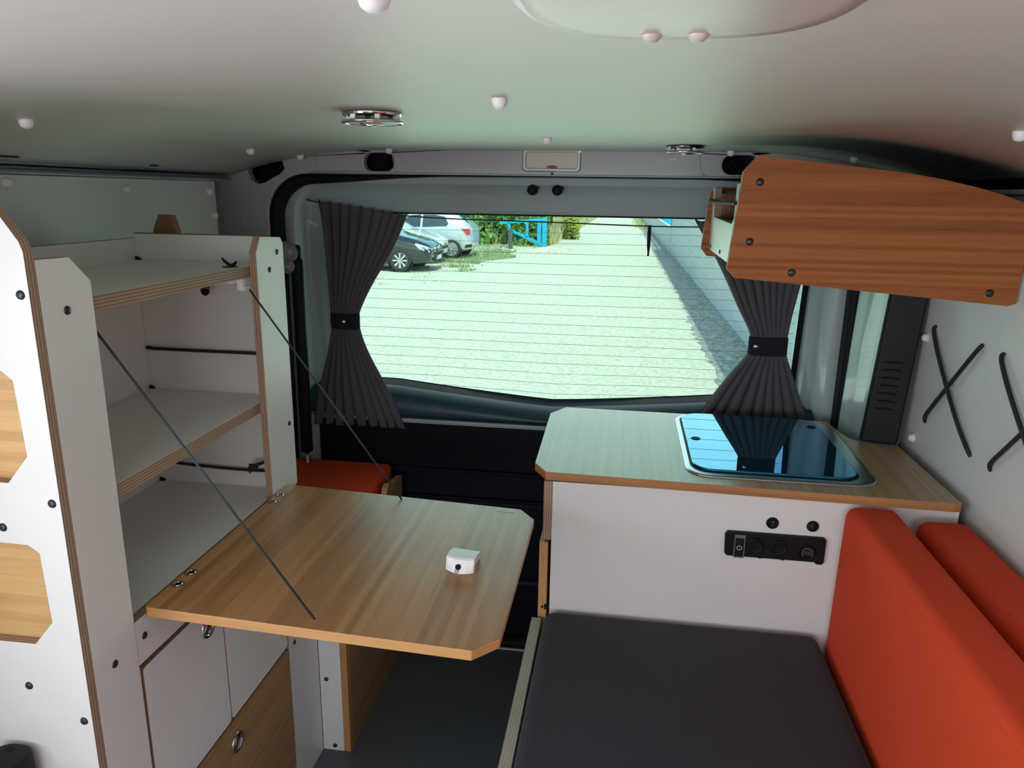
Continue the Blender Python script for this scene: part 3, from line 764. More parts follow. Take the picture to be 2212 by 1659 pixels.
def cushion(name, x0, x1, y0, y1, z0, z1, r, mat, label, cat, puff=.004, shear=0.0, n=22):
    """soft rounded block: a cube grid pushed onto rounded edges, slightly puffed faces"""
    dims = ((x1-x0)/2, (y1-y0)/2, (z1-z0)/2); c = Vector(((x0+x1)/2, (y0+y1)/2, (z0+z1)/2))
    bm = bmesh.new(); cache = {}
    def ticks(h):   # dense near the edges
        e = [h - r*(1-cos(pi/2*k/5)) for k in range(6)]          # from the face inwards
        e = sorted(set(round(v, 6) for v in e))
        mid = [-(h-r) + 2*(h-r)*k/n for k in range(1, n)]
        return [-v for v in reversed(e)] + mid + e
    T = [ticks(h) for h in dims]
    def vert(p):
        key = tuple(round(v, 5) for v in p)
        if key in cache: return cache[key]
        q = Vector([max(-(dims[i]-r), min(dims[i]-r, p[i])) for i in range(3)]); d = Vector(p)-q
        w = q + (d.normalized()*r if d.length > 1e-7 else d)
        u = [p[i]/dims[i] for i in range(3)]
        for i in range(3):
            if abs(u[i]) > .999:
                a, b = [j for j in range(3) if j != i]
                w[i] += math.copysign(puff*(1-u[a]**4)*(1-u[b]**2), u[i])
        w = w + c; w.x += shear*(w.z-z0)
        cache[key] = bm.verts.new(w); return cache[key]
    for i in range(3):
        a, b = [j for j in range(3) if j != i]
        for sg in (-1, 1):
            for ka in range(len(T[a])-1):
                for kb_ in range(len(T[b])-1):
                    ps = []
                    for (qa, qb) in ((ka, kb_), (ka+1, kb_), (ka+1, kb_+1), (ka, kb_+1)):
                        p = [0, 0, 0]; p[i] = sg*dims[i]; p[a] = T[a][qa]; p[b] = T[b][qb]; ps.append(vert(p))
                    if len(set(ps)) == 4: bm.faces.new(ps)
    o = obj(name, bm, mat, smooth=True)
    return tag(o, label, cat)
cushion('rear_cushion', -.925, -.572, 1.345, 1.765, .434, .512, .014, ORANGE, 'orange seat cushion on the rear bench between the shelf post and the tailgate', 'cushion')

# ------------------------------------------------------------------ kitchen
kc = thing('kitchen_cabinet', (.22, 1.5, 0), 'white kitchen cabinet with plywood edges and bamboo door below the worktop', 'cabinet')
panel('front_panel', rect(-.1085, .595, .02, .6835), 'Y', 1.285, 1.297, kc)
panel('side_panel', rect(1.283, 1.72, .566, .6835), 'X', -.1245, -.1090, kc)
panel('bamboo_door', rect(1.280, 1.70, .400, .5615), 'X', -.1300, -.1135, kc, face=BAM_D, edge=BAM_EDGEX)
panel('bamboo_door', rect(1.2845, 1.70, .03, .397), 'X', -.1245, -.1110, kc, face=BAM_D, edge=BAM_EDGEX)
bm = bmesh.new(); box(bm, -.1180, -.1110, 1.279, 1.286, .421, .432); tube(bm, [(-.1215, 1.279, .424), (-.1215, 1.279, .428)], .002, 8); obj('hinge', bm, BLACKP, kc)
bm = bmesh.new(); box(bm, -.106, .57, 1.30, 1.71, .02, .60); obj('carcass', bm, BLACKP, kc)
wt_out = [(-.122, 1.272), (.580, 1.2545), (.590, 1.262), (.5865, 1.567), (.575, 1.571), (.514, 1.585), (.500, 1.605), (.492, 1.635), (.482, 1.724), (-.119, 1.7255), (-.151, 1.668), (-.149, 1.322)]
wt_out = [(-.122, 1.287), (.577, 1.2665), (.5895, 1.270), (.5865, 1.567), (.575, 1.571), (.514, 1.585), (.500, 1.605), (.492, 1.635), (.482, 1.724), (-.119, 1.7255), (-.151, 1.668), (-.1475, 1.332)]
bm = bmesh.new(); prism(bm, wt_out, 'Z', .6845, .7005)
# give the cut edge its own running grain, toned darker than the lit table edge
BAM_WE = bamboo('bamboo_worktop_edge', 'X', 'Z', (.52, .25, .09), (.30, .12, .04), strip=.007, rough=.5)
worktop = tag(obj('worktop', bm, [BAM_C, BAM_WE], bevel=.0012), 'bamboo worktop with clipped left corners over the white kitchen cabinet', 'worktop')

hob = thing('hob', (.307, 1.51, .701), 'flush stove with a black glass lid in a steel frame, set in the worktop', 'stove')
bm = bmesh.new(); O = rrect(.136, .478, 1.314, 1.714, [.055, .05, .045, .045], 8)
def off(L, d):
    c = Vector((.307, 1.514)); out = []
    n = len(L)
    for i in range(n):
        p0, p1, p2 = Vector(L[i-1]), Vector(L[i]), Vector(L[(i+1) % n])
        tdir = (p2-p0).normalized(); nrm = Vector((-tdir.y, tdir.x)); out.append(tuple(p1 + nrm*d))
    return out
stack(bm, [(O, .7006), (O, .7022), (off(O, .003), .7040), (off(O, .0075), .7045)])
obj('steel_frame', bm, BRUSH, hob, smooth=False, bevel=.0006)
bm = bmesh.new(); G = rrect(.149, .446, 1.334, 1.702, [.045, .045, .038, .038], 8)
stack(bm, [(G, .7050), (G, .7090), (off(G, .001), .7098)])
lid = obj('glass_lid', bm, HOBGLASS, hob)
bm = bmesh.new(); 
Li = rrect(.1450, .450, 1.330, 1.706, [.047, .047, .04, .04], 8)
stack(bm, [(Li, .7042), (Li, .7052)]); obj('lid_seal', bm, BLACKR, hob)
for (x, y) in ((.168, 1.512), (.428, 1.640)):
    bm = bmesh.new(); lathe(bm, [(0, .0004), (.0055, .0004), (.0075, .0012), (.0090, .0012), (.0098, .0)], Matrix.Translation((x, y, .7098)), 24)
    obj('finger_hole', bm, BLACKR, lid, smooth=True)

# socket strip and switches on the cabinet front
YK = 1.285
sk = thing('socket_panel', (.295, YK, .588), 'black twelve-volt socket strip with power switch and round meter on the cabinet front', 'socket panel')
bm = bmesh.new()
prism(bm, [(.2135, .5655), (.209, .570), (.2075, .607), (.2115, .6135), (.378, .6135), (.3825, .609), (.3825, .5665), (.379, .5615), (.369, .5618), (.366, .5655), (.315, .5655), (.311, .5635), (.307, .5655), (.276, .5655), (.272, .5635), (.268, .5655)], 'Y', YK-.0075, YK, (), 0, 0)
obj('housing', bm, BLACKP, sk, bevel=.0015)
for x in (.262, .303):
    bm = bmesh.new(); lathe(bm, [(0, .0015), (.009, .0018), (.0125, .003), (.0145, .002), (.015, 0)], aim((x, YK-.0075, .589), (0, -1, 0)), 28); box(bm, x-.004, x+.006, YK-.0115, YK-.0075, .5995, .604)
    obj('socket_cap', bm, BLACKR, sk, smooth=False)
rk = bmesh.new(); box(rk, .2245, .2425, YK-.0105, YK-.0075, .5655, .6095); rocker = obj('rocker_switch', rk, BLACKP, sk, bevel=.0012)
bm = bmesh.new()
prism(bm, rect(.2240, .2430, .5650, .6100), 'Y', YK-.0112, YK-.0104, [rect(.2258, .2412, .5672, .6035)], 0, 0)
obj('clear_cover', bm, simple('smoky_clear_plastic', (.16, .16, .17), .25), rocker)
bm = bmesh.new()   # power symbol
cxs, czs = .2335, .5845
tube(bm, [(cxs+.0042*sin(radians(a)), YK-.0110, czs+.0042*cos(radians(a))) for a in range(35, 326, 10)], .00055, 6)
tube(bm, [(cxs, YK-.0110, czs+.001), (cxs, YK-.0110, czs+.0055)], .00055, 6)
obj('power_symbol', bm, simple('white_print', (.7, .7, .7), .5), rocker)
gx, gz = .3520, .5835
bm = bmesh.new(); lathe(bm, [(0, .0012), (.0125, .0012), (.014, .0022), (.0155, 0)], aim((gx, YK-.0075, gz), (0, -1, 0)), 32); meter = obj('meter', bm, BLACKR, sk)
bm = bmesh.new()
for a in range(-130, 131, 10):
    A = Vector((gx+.0082*sin(radians(a)), YK-.0090, gz+.0082*cos(radians(a)))); B = Vector((gx+.0096*sin(radians(a)), YK-.0090, gz+.0096*cos(radians(a))))
    tube(bm, [A, B], .0003, 4)
obj('dial_ticks', bm, GREYMARK, meter)
bm = bmesh.new()
for i in range(3):   # unlit digits reading 888
    x = gx-.0058+i*.0044
    for (a, b) in (((0, 0), (.003, 0)), ((0, .0026), (.003, .0026)), ((0, .0052), (.003, .0052)), ((0, 0), (0, .0052)), ((.003, 0), (.003, .0052))):
        tube(bm, [(x+a[0], YK-.0090, gz-.0026+a[1]), (x+b[0], YK-.0090, gz-.0026+b[1])], .0003, 4)
obj('digits', bm, REDMARK, meter)
sw = thing('round_switch', (.2885, YK, .633), 'round black rocker switch above the socket strip, left of the domed black knob', 'switch')
bm = bmesh.new(); lathe(bm, [(0, .0018), (.0085, .0022), (.0098, .0035), (.0108, .002), (.0110, 0)], aim((.2885, YK, .633), (0, -1, 0)), 32); obj('bezel', bm, BLACKP, sw, smooth=False)
bm = bmesh.new(); prism(bm, oval(.2885, .633, .0075, .0085, 2.2, 28), 'Y', YK-.0042, YK-.0018, (), 0, 0); rr_ = obj('rocker', bm, BLACKP, sw, bevel=.0006)
bm = bmesh.new(); Lc = [(.2888+.0012*cos(radians(a)), YK-.0044, .6365+.0012*sin(radians(a))) for a in range(0, 361, 30)]; tube(bm, Lc, .00025, 4); tube(bm, [(.2888, YK-.0044, .6285), (.2888, YK-.0044, .6305)], .00025, 4)
obj('switch_marks', bm, GREYMARK, rr_)
kb = thing('round_knob', (.358, YK, .632), 'domed black round knob at the right above the socket strip', 'plug cover')  # plain round knob beside the rocker switch, not a cover
bm = bmesh.new(); lathe(bm, [(0, .0085), (.004, .0080), (.0078, .0055), (.0100, .002), (.0108, 0)], aim((.358, YK, .632), (0, -1, 0)), 32); obj('dome', bm, BLACKP, kb, smooth=True)

# ------------------------------------------------------------------ front bench with cushions
fb = thing('front_bench', (.23, .4, 0), 'bench base with layered plywood side board under the charcoal cushion', 'bench')
panel('side_board', rect(-.60, 1.272, .0, .406), 'X', -.1405, -.1215, fb, edge=PLYG)
panel('seat_board', [(-.1215, -.60), (XR-.002, -.60), (XR-.002, 1.283), (-.1215, 1.283)], 'Z', .325, .340, fb)
bm = bmesh.new(); box(bm, -.118, XR-.004, -.58, 1.28, .0, .324); obj('base_box', bm, BLACKP, fb)
cushion('seat_cushion', -.1165, .388, -.60, 1.279, .341, .425, .022, GREYF, 'flat charcoal fabric seat cushion on the front bench', 'cushion', .004)
bc1 = cushion('back_cushion', .3995, .487, -.55, 1.2780, .342, .683, .020, ORANGE, 'thick orange back cushion standing on the bench, nearest the charcoal seat', 'cushion', .006, .012)
bc2 = cushion('back_cushion', .516, .603, -.55, 1.2640, .342, .672, .020, ORANGE, 'orange back cushion behind the first one, leaning on the right wall', 'cushion', .004, 0)
for b_ in (bc1, bc2): b_['group'] = 'orange back cushions'

# ------------------------------------------------------------------ overhead cabinet
oc = thing('overhead_cabinet', (.39, 1.45, 1.07), 'overhead locker with bamboo end caps and white front, high on the right wall', 'cabinet')
def arc(p0, p1, bulge, n=8):
    p0, p1 = Vector(p0), Vector(p1); d = p1-p0; nrm = Vector((-d.y, d.x)).normalized()
    return [tuple(p0 + d*(i/n) + nrm*bulge*4*(i/n)*(1-i/n)) for i in range(n+1)]
# near cap outline, measured on its own plane y = 1.25
capn = [(.1665, 1.0855), (.1800, 1.0715), (.595, 1.040), (.6065, 1.044), (.6085, 1.170)] + [(.598, 1.1950), (.560, 1.2085), (.520, 1.2190), (.475, 1.2290), (.420, 1.2385), (.370, 1.2440), (.300, 1.2520), (.215, 1.2610), (.200, 1.2620), (.1795, 1.2380)]
ec = panel('end_cap', capn, 'Y', 1.250, 1.262, oc, face=BAM_X, edge=PLYG)
for (x, z) in ((.206, 1.2220), (.1985, 1.1300), (.268, 1.0825), (.566, 1.0595)): bolt('-YL', (x, 1.250, z), ec)
capf = [(.1625, 1.0915), (.1750, 1.0760), (.607, 1.045), (.6085, 1.120), (.607, 1.185), (.44, 1.212), (.30, 1.2175), (.188, 1.2180), (.1720, 1.2055)]
panel('end_cap', capf, 'Y', 1.645, 1.657, oc, face=BAM_X, edge=PLYG)
bm = bmesh.new()
prism(bm, [(1.2625, 1.0865), (1.6445, 1.0905), (1.6445, 1.2160), (1.615, 1.2160), (1.60, 1.172), (1.595, 1.1585), (1.330, 1.1545), (1.31, 1.165), (1.305, 1.2200), (1.2625, 1.2200)], 'X', .1790, .1930)
fr = obj('front_panel', bm, [WHITE, PLY['X']], oc, bevel=.0008)
for (y, z) in ((1.612, 1.0985), (1.455, 1.0985)): bolt('-X', (.1790, y, z), fr)
panel('bottom_panel', [(.1935, 1.2625), (.600, 1.2625), (.600, 1.6445), (.1935, 1.6445)], 'Z', 1.087, 1.099, oc)
panel('inner_divider', rect(.1935, .40, 1.099, 1.205), 'Y', 1.600, 1.612, oc, face=WOODDK)
bm = bmesh.new(); box(bm, .196, .60, 1.2625, 1.6445, 1.205, 1.209); obj('top_panel', bm, DARKPANEL, oc)
bm = bmesh.new(); lathe(bm, [(0, .003), (.007, .003), (.0075, 0)], aim((.238, 1.599, 1.192), (0, -1, 0)), 20); obj('inner_cap', bm, GREYMARK, oc)
cord('elastic_strap', spline([(.1935, 1.630, 1.190), (.1755, 1.628, 1.190), (.1735, 1.60, 1.1895), (.1745, 1.42, 1.1885), (.1755, 1.27, 1.189)]), .0032, 'black elastic strap across the open front of the overhead locker', 'strap')

# ------------------------------------------------------------------ elastics on the right wall
def wallcord(y0, z0, y1, z1, label):
    x = XR
    bow = .010*(1 if z0 > z1 else -1)
    pts = spline([(x, y0, z0), (x-.006, y0+(y1-y0)*.03, z0+(z1-z0)*.06), (x-.009, y0+(y1-y0)*.30, z0+(z1-z0)*.33), (x-.009, y0+(y1-y0)*.72, z0+(z1-z0)*.72), (x-.006, y0+(y1-y0)*.95, z0+(z1-z0)*.92), (x, y1, z1)])
    cord('wall_elastic', pts, .0037, label, 'elastic', 'crossed black elastics on the right wall')
wallcord(1.540, .960, 1.318, .769, 'black elastic on the right wall, first cross, running from upper left to lower right')
wallcord(1.342, .962, 1.521, .769, 'black elastic on the right wall, first cross, running from upper right to lower left')
wallcord(1.268, .962, 1.045, .771, 'black elastic on the right wall, second cross, running down to the right edge')
wallcord(1.070, .962, 1.246, .771, 'black elastic of the second cross on the right wall, running down to the left')

# ------------------------------------------------------------------ curtains
def interp(T, v):
    for (a, x), (b, y) in zip(T, T[1:]):
        if a <= v <= b:
            u = (v-a)/(b-a); return x + (y-x)*u
    return T[-1][1]
def curtain(edgeL, edgeR, ztop, zbot, tiez, tieh, label, tx0, tx1, btnx, ncol=150, nrow=70, pleats=9, seed=1, y=1.790):
    t = thing('curtain', ((tx0+tx1)/2, y, zbot), label, 'curtain', 'dark grey tied curtains at the rear window')
    bm = bmesh.new(); rnd = random.Random(seed); ph = [rnd.uniform(0, 6) for _ in range(4)]
    G = []
    eL = spline([(z, x, 0) for z, x in edgeL], 10); eR = spline([(z, x, 0) for z, x in edgeR], 10)
    TL = [(p.x, p.y) for p in eL]; TR = [(p.x, p.y) for p in eR]
    TL.sort(); TR.sort()
    for j in range(nrow+1):
        v = j/nrow; row = []
        for i in range(ncol+1):
            u = i/ncol
            zt = ztop[0] + (ztop[1]-ztop[0])*u
            zbm = zbot
            z = zt + (zbm-zt)*v
            zz = max(TL[0][0], min(TL[-1][0], z))
            xl, xr = interp(TL, zz), interp(TR, zz)
            w = xr-xl
            near = math.exp(-((z-tiez)/.05)**2)
            f = 2*pi*pleats*(u + .018*sin(5*u+ph[0]) + .012*sin(11*u+ph[1]))
            amp = .0105*(1-.35*near)*(.75+.35*sin(3.1*u+ph[2]))
            if v < .04: amp *= .6; f *= 1
            yy = y - .004 + amp*(sin(f) + .25*sin(2*f+ph[3])) - .006*near*cos((u-.5)*pi)
            xx = xl + w*u + .0022*cos(f)
            dz = 0
            if j == 0: dz = .0025*sin(f*1.0)
            if j == nrow: dz = .002*sin(f*.5+1)
            row.append(bm.verts.new((xx, yy, z+dz)))
        G.append(row)
    for A, B in zip(G, G[1:]):
        for i in range(ncol): bm.faces.new((A[i], A[i+1], B[i+1], B[i]))
    o = obj('curtain_cloth', bm, CURT, t, smooth=True)
    s = o.modifiers.new('solid', 'SOLIDIFY'); s.thickness = .0012
    bm = bmesh.new()   # tie band, a flattened loop round the gathered cloth
    xm, wx = (tx0+tx1)/2, (tx1-tx0)/2+.003
    loops = []
    for (k, zz) in ((1.0, tiez-tieh/2), (1.02, tiez-tieh/2+.004), (1.02, tiez+tieh/2-.004), (1.0, tiez+tieh/2)):
        loops.append([(xm+wx*k*cos(2*pi*i/40), y-.006+.0165*k*sin(2*pi*i/40), zz) for i in range(40)])
    loft(bm, loops); o2 = obj('tie_band', bm, CURTB, t, smooth=True)
    s = o2.modifiers.new('solid', 'SOLIDIFY'); s.thickness = .0015
    bm = bmesh.new()
    s_ = min(.95, abs((btnx-xm)/wx)); yb = y-.006-.0165*math.sqrt(1-s_*s_)
    lathe(bm, [(0, .0035), (.0035, .0030), (.0055, .0012), (.006, -.001)], aim((btnx, yb-.001, tiez), (.1, -1, 0)), 18)
    obj('snap_button', bm, CHROME, o2, smooth=True)
    return t
curtain([(1.180, -.752), (1.10, -.743), (.98, -.732), (.885, -.726), (.80, -.742), (.70, -.775), (.60, -.797)],
        [(1.180, -.520), (1.145, -.526), (1.06, -.566), (.97, -.622), (.90, -.656), (.862, -.656), (.80, -.636), (.70, -.585), (.60, -.540)],
        (1.176, 1.146), .602, .880, .040, 'charcoal curtain tied back at the left side of the rear window, hanging full length', -.726, -.656, -.689, seed=3)
curtain([(1.155, .150), (1.05, .216), (.95, .270), (.885, .305), (.845, .306), (.78, .262), (.70, .210), (.60, .155)],
        [(1.155, .445), (1.05, .412), (.95, .394), (.885, .387), (.845, .387), (.78, .412), (.70, .444), (.60, .476)],
        (1.145, 1.160), .600, .860, .044, 'charcoal curtain tied back at the right, below the overhead locker and behind the stove', .3055, .3875, .318, seed=8)
bm = bmesh.new(); tube(bm, spline([(-.775, 1.792, 1.178), (-.755, 1.79, 1.172), (-.52, 1.792, 1.142), (-.17, 1.792, 1.134), (.175, 1.792, 1.130), (.43, 1.79, 1.150), (.45, 1.80, 1.152)], 6), .0017, 8)
tag(obj('curtain_wire', bm, CORDG, smooth=True), 'thin dark wire strung across the top of the rear window', 'wire')
bm = bmesh.new(); prism(bm, [(.0535, 1.132), (.0605, 1.132), (.0610, 1.110), (.0605, 1.080), (.0590, 1.068), (.0600, 1.062), (.0545, 1.061), (.0550, 1.069), (.0530, 1.085), (.0525, 1.112)], 'Y', 1.7885, 1.7915, (), 0, 0)
tag(obj('hanging_strap', bm, CURTB, bevel=.0006), 'short black strap hanging from the wire in front of the rear window', 'strap')

# ------------------------------------------------------------------ outside
GZ = -.55
def groundmat():
    m, nt, out = newmat('gravel_ground')
    b = N(nt, 'ShaderNodeBsdfPrincipled', Roughness=0.95)
    tc = N(nt, 'ShaderNodeTexCoord')
    n1 = N(nt, 'ShaderNodeTexNoise', Scale=28.0, Detail=8.0, Roughness=.75); nt.links.new(tc.outputs['Object'], n1.inputs['Vector'])
    n2 = N(nt, 'ShaderNodeTexNoise', Scale=.5, Detail=3.0); nt.links.new(tc.outputs['Object'], n2.inputs['Vector'])
    r = N(nt, 'ShaderNodeValToRGB'); r.color_ramp.elements[0].position = .32; r.color_ramp.elements[1].position = .58
    r.color_ramp.elements[0].color = (.36, .35, .28, 1); r.color_ramp.elements[1].color = (.82, .79, .66, 1)
    nt.links.new(n1.outputs['Fac'], r.inputs[0])
    c = mixcol(nt, math_(nt, 'MULTIPLY', n2.outputs['Fac'], .35), r.outputs[0], (.62, .60, .50))
    nt.links.new(c, b.inputs['Base Color'])
    bp = N(nt, 'ShaderNodeBump', Strength=.35, Distance=.02); nt.links.new(n1.outputs['Fac'], bp.inputs['Height']); nt.links.new(bp.outputs[0], b.inputs['Normal'])
    nt.links.new(b.outputs[0], out.inputs[0]); return m
GRAVEL = groundmat()
bm = bmesh.new(); box(bm, -45, 45, -12, 140, GZ-.2, GZ)
struct(obj('ground', bm, GRAVEL), 'pale sunlit gravel track behind the van')

def coarse():
    m, nt, out = newmat('coarse_grey_stones')
    b = N(nt, 'ShaderNodeBsdfPrincipled', Roughness=0.95)
    tc = N(nt, 'ShaderNodeTexCoord')
    v = N(nt, 'ShaderNodeTexVoronoi', Scale=26.0); nt.links.new(tc.outputs['Object'], v.inputs['Vector'])
    n1 = N(nt, 'ShaderNodeTexNoise', Scale=14.0, Detail=8.0, Roughness=.8); nt.links.new(tc.outputs['Object'], n1.inputs['Vector'])
    rr0 = N(nt, 'ShaderNodeValToRGB'); rr0.color_ramp.elements[0].position = .40; rr0.color_ramp.elements[1].position = .56; nt.links.new(n1.outputs['Fac'], rr0.inputs[0])
    c = mixcol(nt, rr0.outputs[0], (.12, .13, .12), (.80, .79, .73))
    c = mixcol(nt, math_(nt, 'MULTIPLY', v.outputs['Distance'], .9), c, (.34, .34, .31))
    nt.links.new(c, b.inputs['Base Color'])
    bp = N(nt, 'ShaderNodeBump', Strength=1.0, Distance=.04); nt.links.new(v.outputs['Distance'], bp.inputs['Height']); nt.links.new(bp.outputs[0], b.inputs['Normal'])
    nt.links.new(b.outputs[0], out.inputs[0]); return m
STONES = coarse()
bm = bmesh.new(); rnd = random.Random(5)
ys = [2.5 + i*.12 for i in range(int((60-2.5)/.12)+1)]
rowA = []; rowB = []
for y in ys:
    xw = 1.50 - .006*(y-9); xf_ = 1.54-.00465*(y-2.5) if y < 24 else 1.398-.00625*(y-24); rowA.append(bm.verts.new((xf_-.003, y, GZ+.02))); rowB.append(bm.verts.new((xw-.43-.09*rnd.random()-(.06 if y < 11 else 0), y, GZ+.002)))
for i in range(len(ys)-1): bm.faces.new((rowA[i], rowA[i+1], rowB[i+1], rowB[i]))
tag(obj('stone_verge', bm, STONES, recalc=False), 'strip of coarse grey stones at the foot of the block wall', 'stones', None, 'stuff')

def blockmat():
    m, nt, out = newmat('concrete_blocks')
    b = N(nt, 'ShaderNodeBsdfPrincipled', Roughness=0.9)
    tc = N(nt, 'ShaderNodeTexCoord'); sep = N(nt, 'ShaderNodeSeparateXYZ'); nt.links.new(tc.outputs['Object'], sep.inputs[0])
    cb = N(nt, 'ShaderNodeCombineXYZ'); nt.links.new(sep.outputs[1], cb.inputs[0]); nt.links.new(sep.outputs[2], cb.inputs[1])
    br = N(nt, 'ShaderNodeTexBrick', Scale=1.0); br.inputs['Brick Width'].default_value = .5; br.inputs['Row Height'].default_value = .2
    br.inputs['Mortar Size'].default_value = .008
    br.inputs['Color1'].default_value = (.66, .68, .67, 1); br.inputs['Color2'].default_value = (.60, .62, .62, 1); br.inputs['Mortar'].default_value = (.52, .54, .54, 1)
    nt.links.new(cb.outputs[0], br.inputs['Vector'])
    n1 = N(nt, 'ShaderNodeTexNoise', Scale=3.0, Detail=5.0); nt.links.new(tc.outputs['Object'], n1.inputs['Vector'])
    c = mixcol(nt, math_(nt, 'MULTIPLY', n1.outputs['Fac'], .35), br.outputs[0], (.62, .63, .61))
    nt.links.new(c, b.inputs['Base Color']); nt.links.new(b.outputs[0], out.inputs[0]); return m
BLOCK = blockmat()
bw = thing('block_wall', (1.5, 13, GZ), 'long grey concrete block wall beside the track, right of the rear window view', 'wall')
bm = bmesh.new()
for (x0, x1, y0, y1, h) in ((1.54, 1.44, 2.5, 24.0, 2.05),):
    vs = [(x0, y0, GZ), (x0+.22, y0, GZ), (x1+.22, y1, GZ), (x1, y1, GZ)]
    A = [bm.verts.new(v) for v in vs]; B = [bm.verts.new((v[0], v[1], GZ+h)) for v in vs]
    for i in range(4): bm.faces.new((A[i], A[(i+1) % 4], B[(i+1) % 4], B[i]))
    bm.faces.new(A[::-1]); bm.faces.new(B)
obj('high_section', bm, BLOCK, bw)
bm = bmesh.new(); vs = [(1.40, 24.0, GZ), (1.62, 24.0, GZ), (1.42, 56, GZ), (1.20, 56, GZ)]
A = [bm.verts.new(v) for v in vs]; B = [bm.verts.new((v[0], v[1], GZ+.78)) for v in vs]
for i in range(4): bm.faces.new((A[i], A[(i+1) % 4], B[(i+1) % 4], B[i]))
bm.faces.new(A[::-1]); bm.faces.new(B)
obj('low_section', bm, BLOCK, bw)
BLUE = simple('bright_blue_paint', (.005, .42, .72), .4, noise=.05)
rl = thing('blue_railing', (1.5, 25, GZ+.78), 'bright blue railing on the low part of the block wall', 'railing')
bm = bmesh.new(); box(bm, 1.42, 1.56, 24.02, 24.2, GZ+.78, GZ+2.0); obj('end_post', bm, BLUE, rl)
bm = bmesh.new(); tube(bm, [(1.52, 24.1, GZ+1.75), (1.35, 50, GZ+1.75)], .03, 6); obj('top_rail', bm, BLUE, rl)
for k in range(14):
    y = 24.8+k*1.0; bm = bmesh.new(); tube(bm, [(1.52-.0066*(y-24), y, GZ+.78), (1.52-.0066*(y-24), y, GZ+1.75)], .035, 6); obj('baluster', bm, BLUE, rl)

# blue barrier gate and posts
bg = thing('barrier_gate', (-2.68, 24.9, GZ), 'bright blue triangular barrier gate in front of the hedge', 'gate')
def beam(name, p, q, w, d, mat, par):
    bm = bmesh.new(); p, q = Vector(p), Vector(q); L = (q-p).length
    box(bm, -w/2, w/2, -d/2, d/2, 0, L); bmesh.ops.transform(bm, matrix=aim(p, q-p), verts=bm.verts); return obj(name, bm, mat, par, bevel=.006)
beam('post', (-2.62, 24.9, GZ), (-2.62, 24.9, .42), .14, .14, BLUE, bg)
beam('post', (-2.80, 24.95, GZ), (-2.80, 24.95, .40), .13, .13, BLUE, bg)
beam('top_bar', (-4.12, 24.9, .235), (-2.55, 24.9, .375), .09, .09, BLUE, bg)
beam('brace', (-3.80, 24.9, .02), (-2.72, 24.9, -.44), .09, .09, BLUE, bg)
beam('upright', (-3.80, 24.9, .25), (-3.80, 24.9, .00), .09, .09, BLUE, bg)
beam('upright', (-3.20, 24.9, .30), (-3.20, 24.9, -.22), .09, .09, BLUE, bg)
tag(beam('fence_post', (-3.56, 23.6, GZ), (-3.56, 23.6, .10), .12, .12, simple('dark_wood_post', (.10, .12, .12), .8), None), 'short dark post standing below the blue barrier gate', 'post')

# hedge, grass
def leafmat(name, c1, c2):
    m, nt, out = newmat(name)
    b = N(nt, 'ShaderNodeBsdfPrincipled', Roughness=0.55)
    tc = N(nt, 'ShaderNodeTexCoord'); n1 = N(nt, 'ShaderNodeTexNoise', Scale=2.2, Detail=6.0); nt.links.new(tc.outputs['Object'], n1.inputs['Vector'])
    r = N(nt, 'ShaderNodeValToRGB'); r.color_ramp.elements[0].position = .35; r.color_ramp.elements[1].position = .65
    r.color_ramp.elements[0].color = (*c1, 1); r.color_ramp.elements[1].color = (*c2, 1)
    nt.links.new(n1.outputs['Fac'], r.inputs[0]); nt.links.new(r.outputs[0], b.inputs['Base Color'])
    tr = N(nt, 'ShaderNodeBsdfTranslucent'); nt.links.new(r.outputs[0], tr.inputs[0])
    mx = N(nt, 'ShaderNodeMixShader'); mx.inputs[0].default_value = .25
    nt.links.new(b.outputs[0], mx.inputs[1]); nt.links.new(tr.outputs[0], mx.inputs[2]); nt.links.new(mx.outputs[0], out.inputs[0]); return m
LEAF = leafmat('hedge_leaves', (.07, .20, .035), (.26, .48, .12))
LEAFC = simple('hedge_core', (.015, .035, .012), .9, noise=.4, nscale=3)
DRY = leafmat('dry_grass', (.46, .46, .20), (.62, .60, .36))
GRN = leafmat('grass', (.20, .30, .14), (.42, .46, .24))
GRN2 = leafmat('yellow_foliage', (.30, .36, .05), (.48, .50, .10))

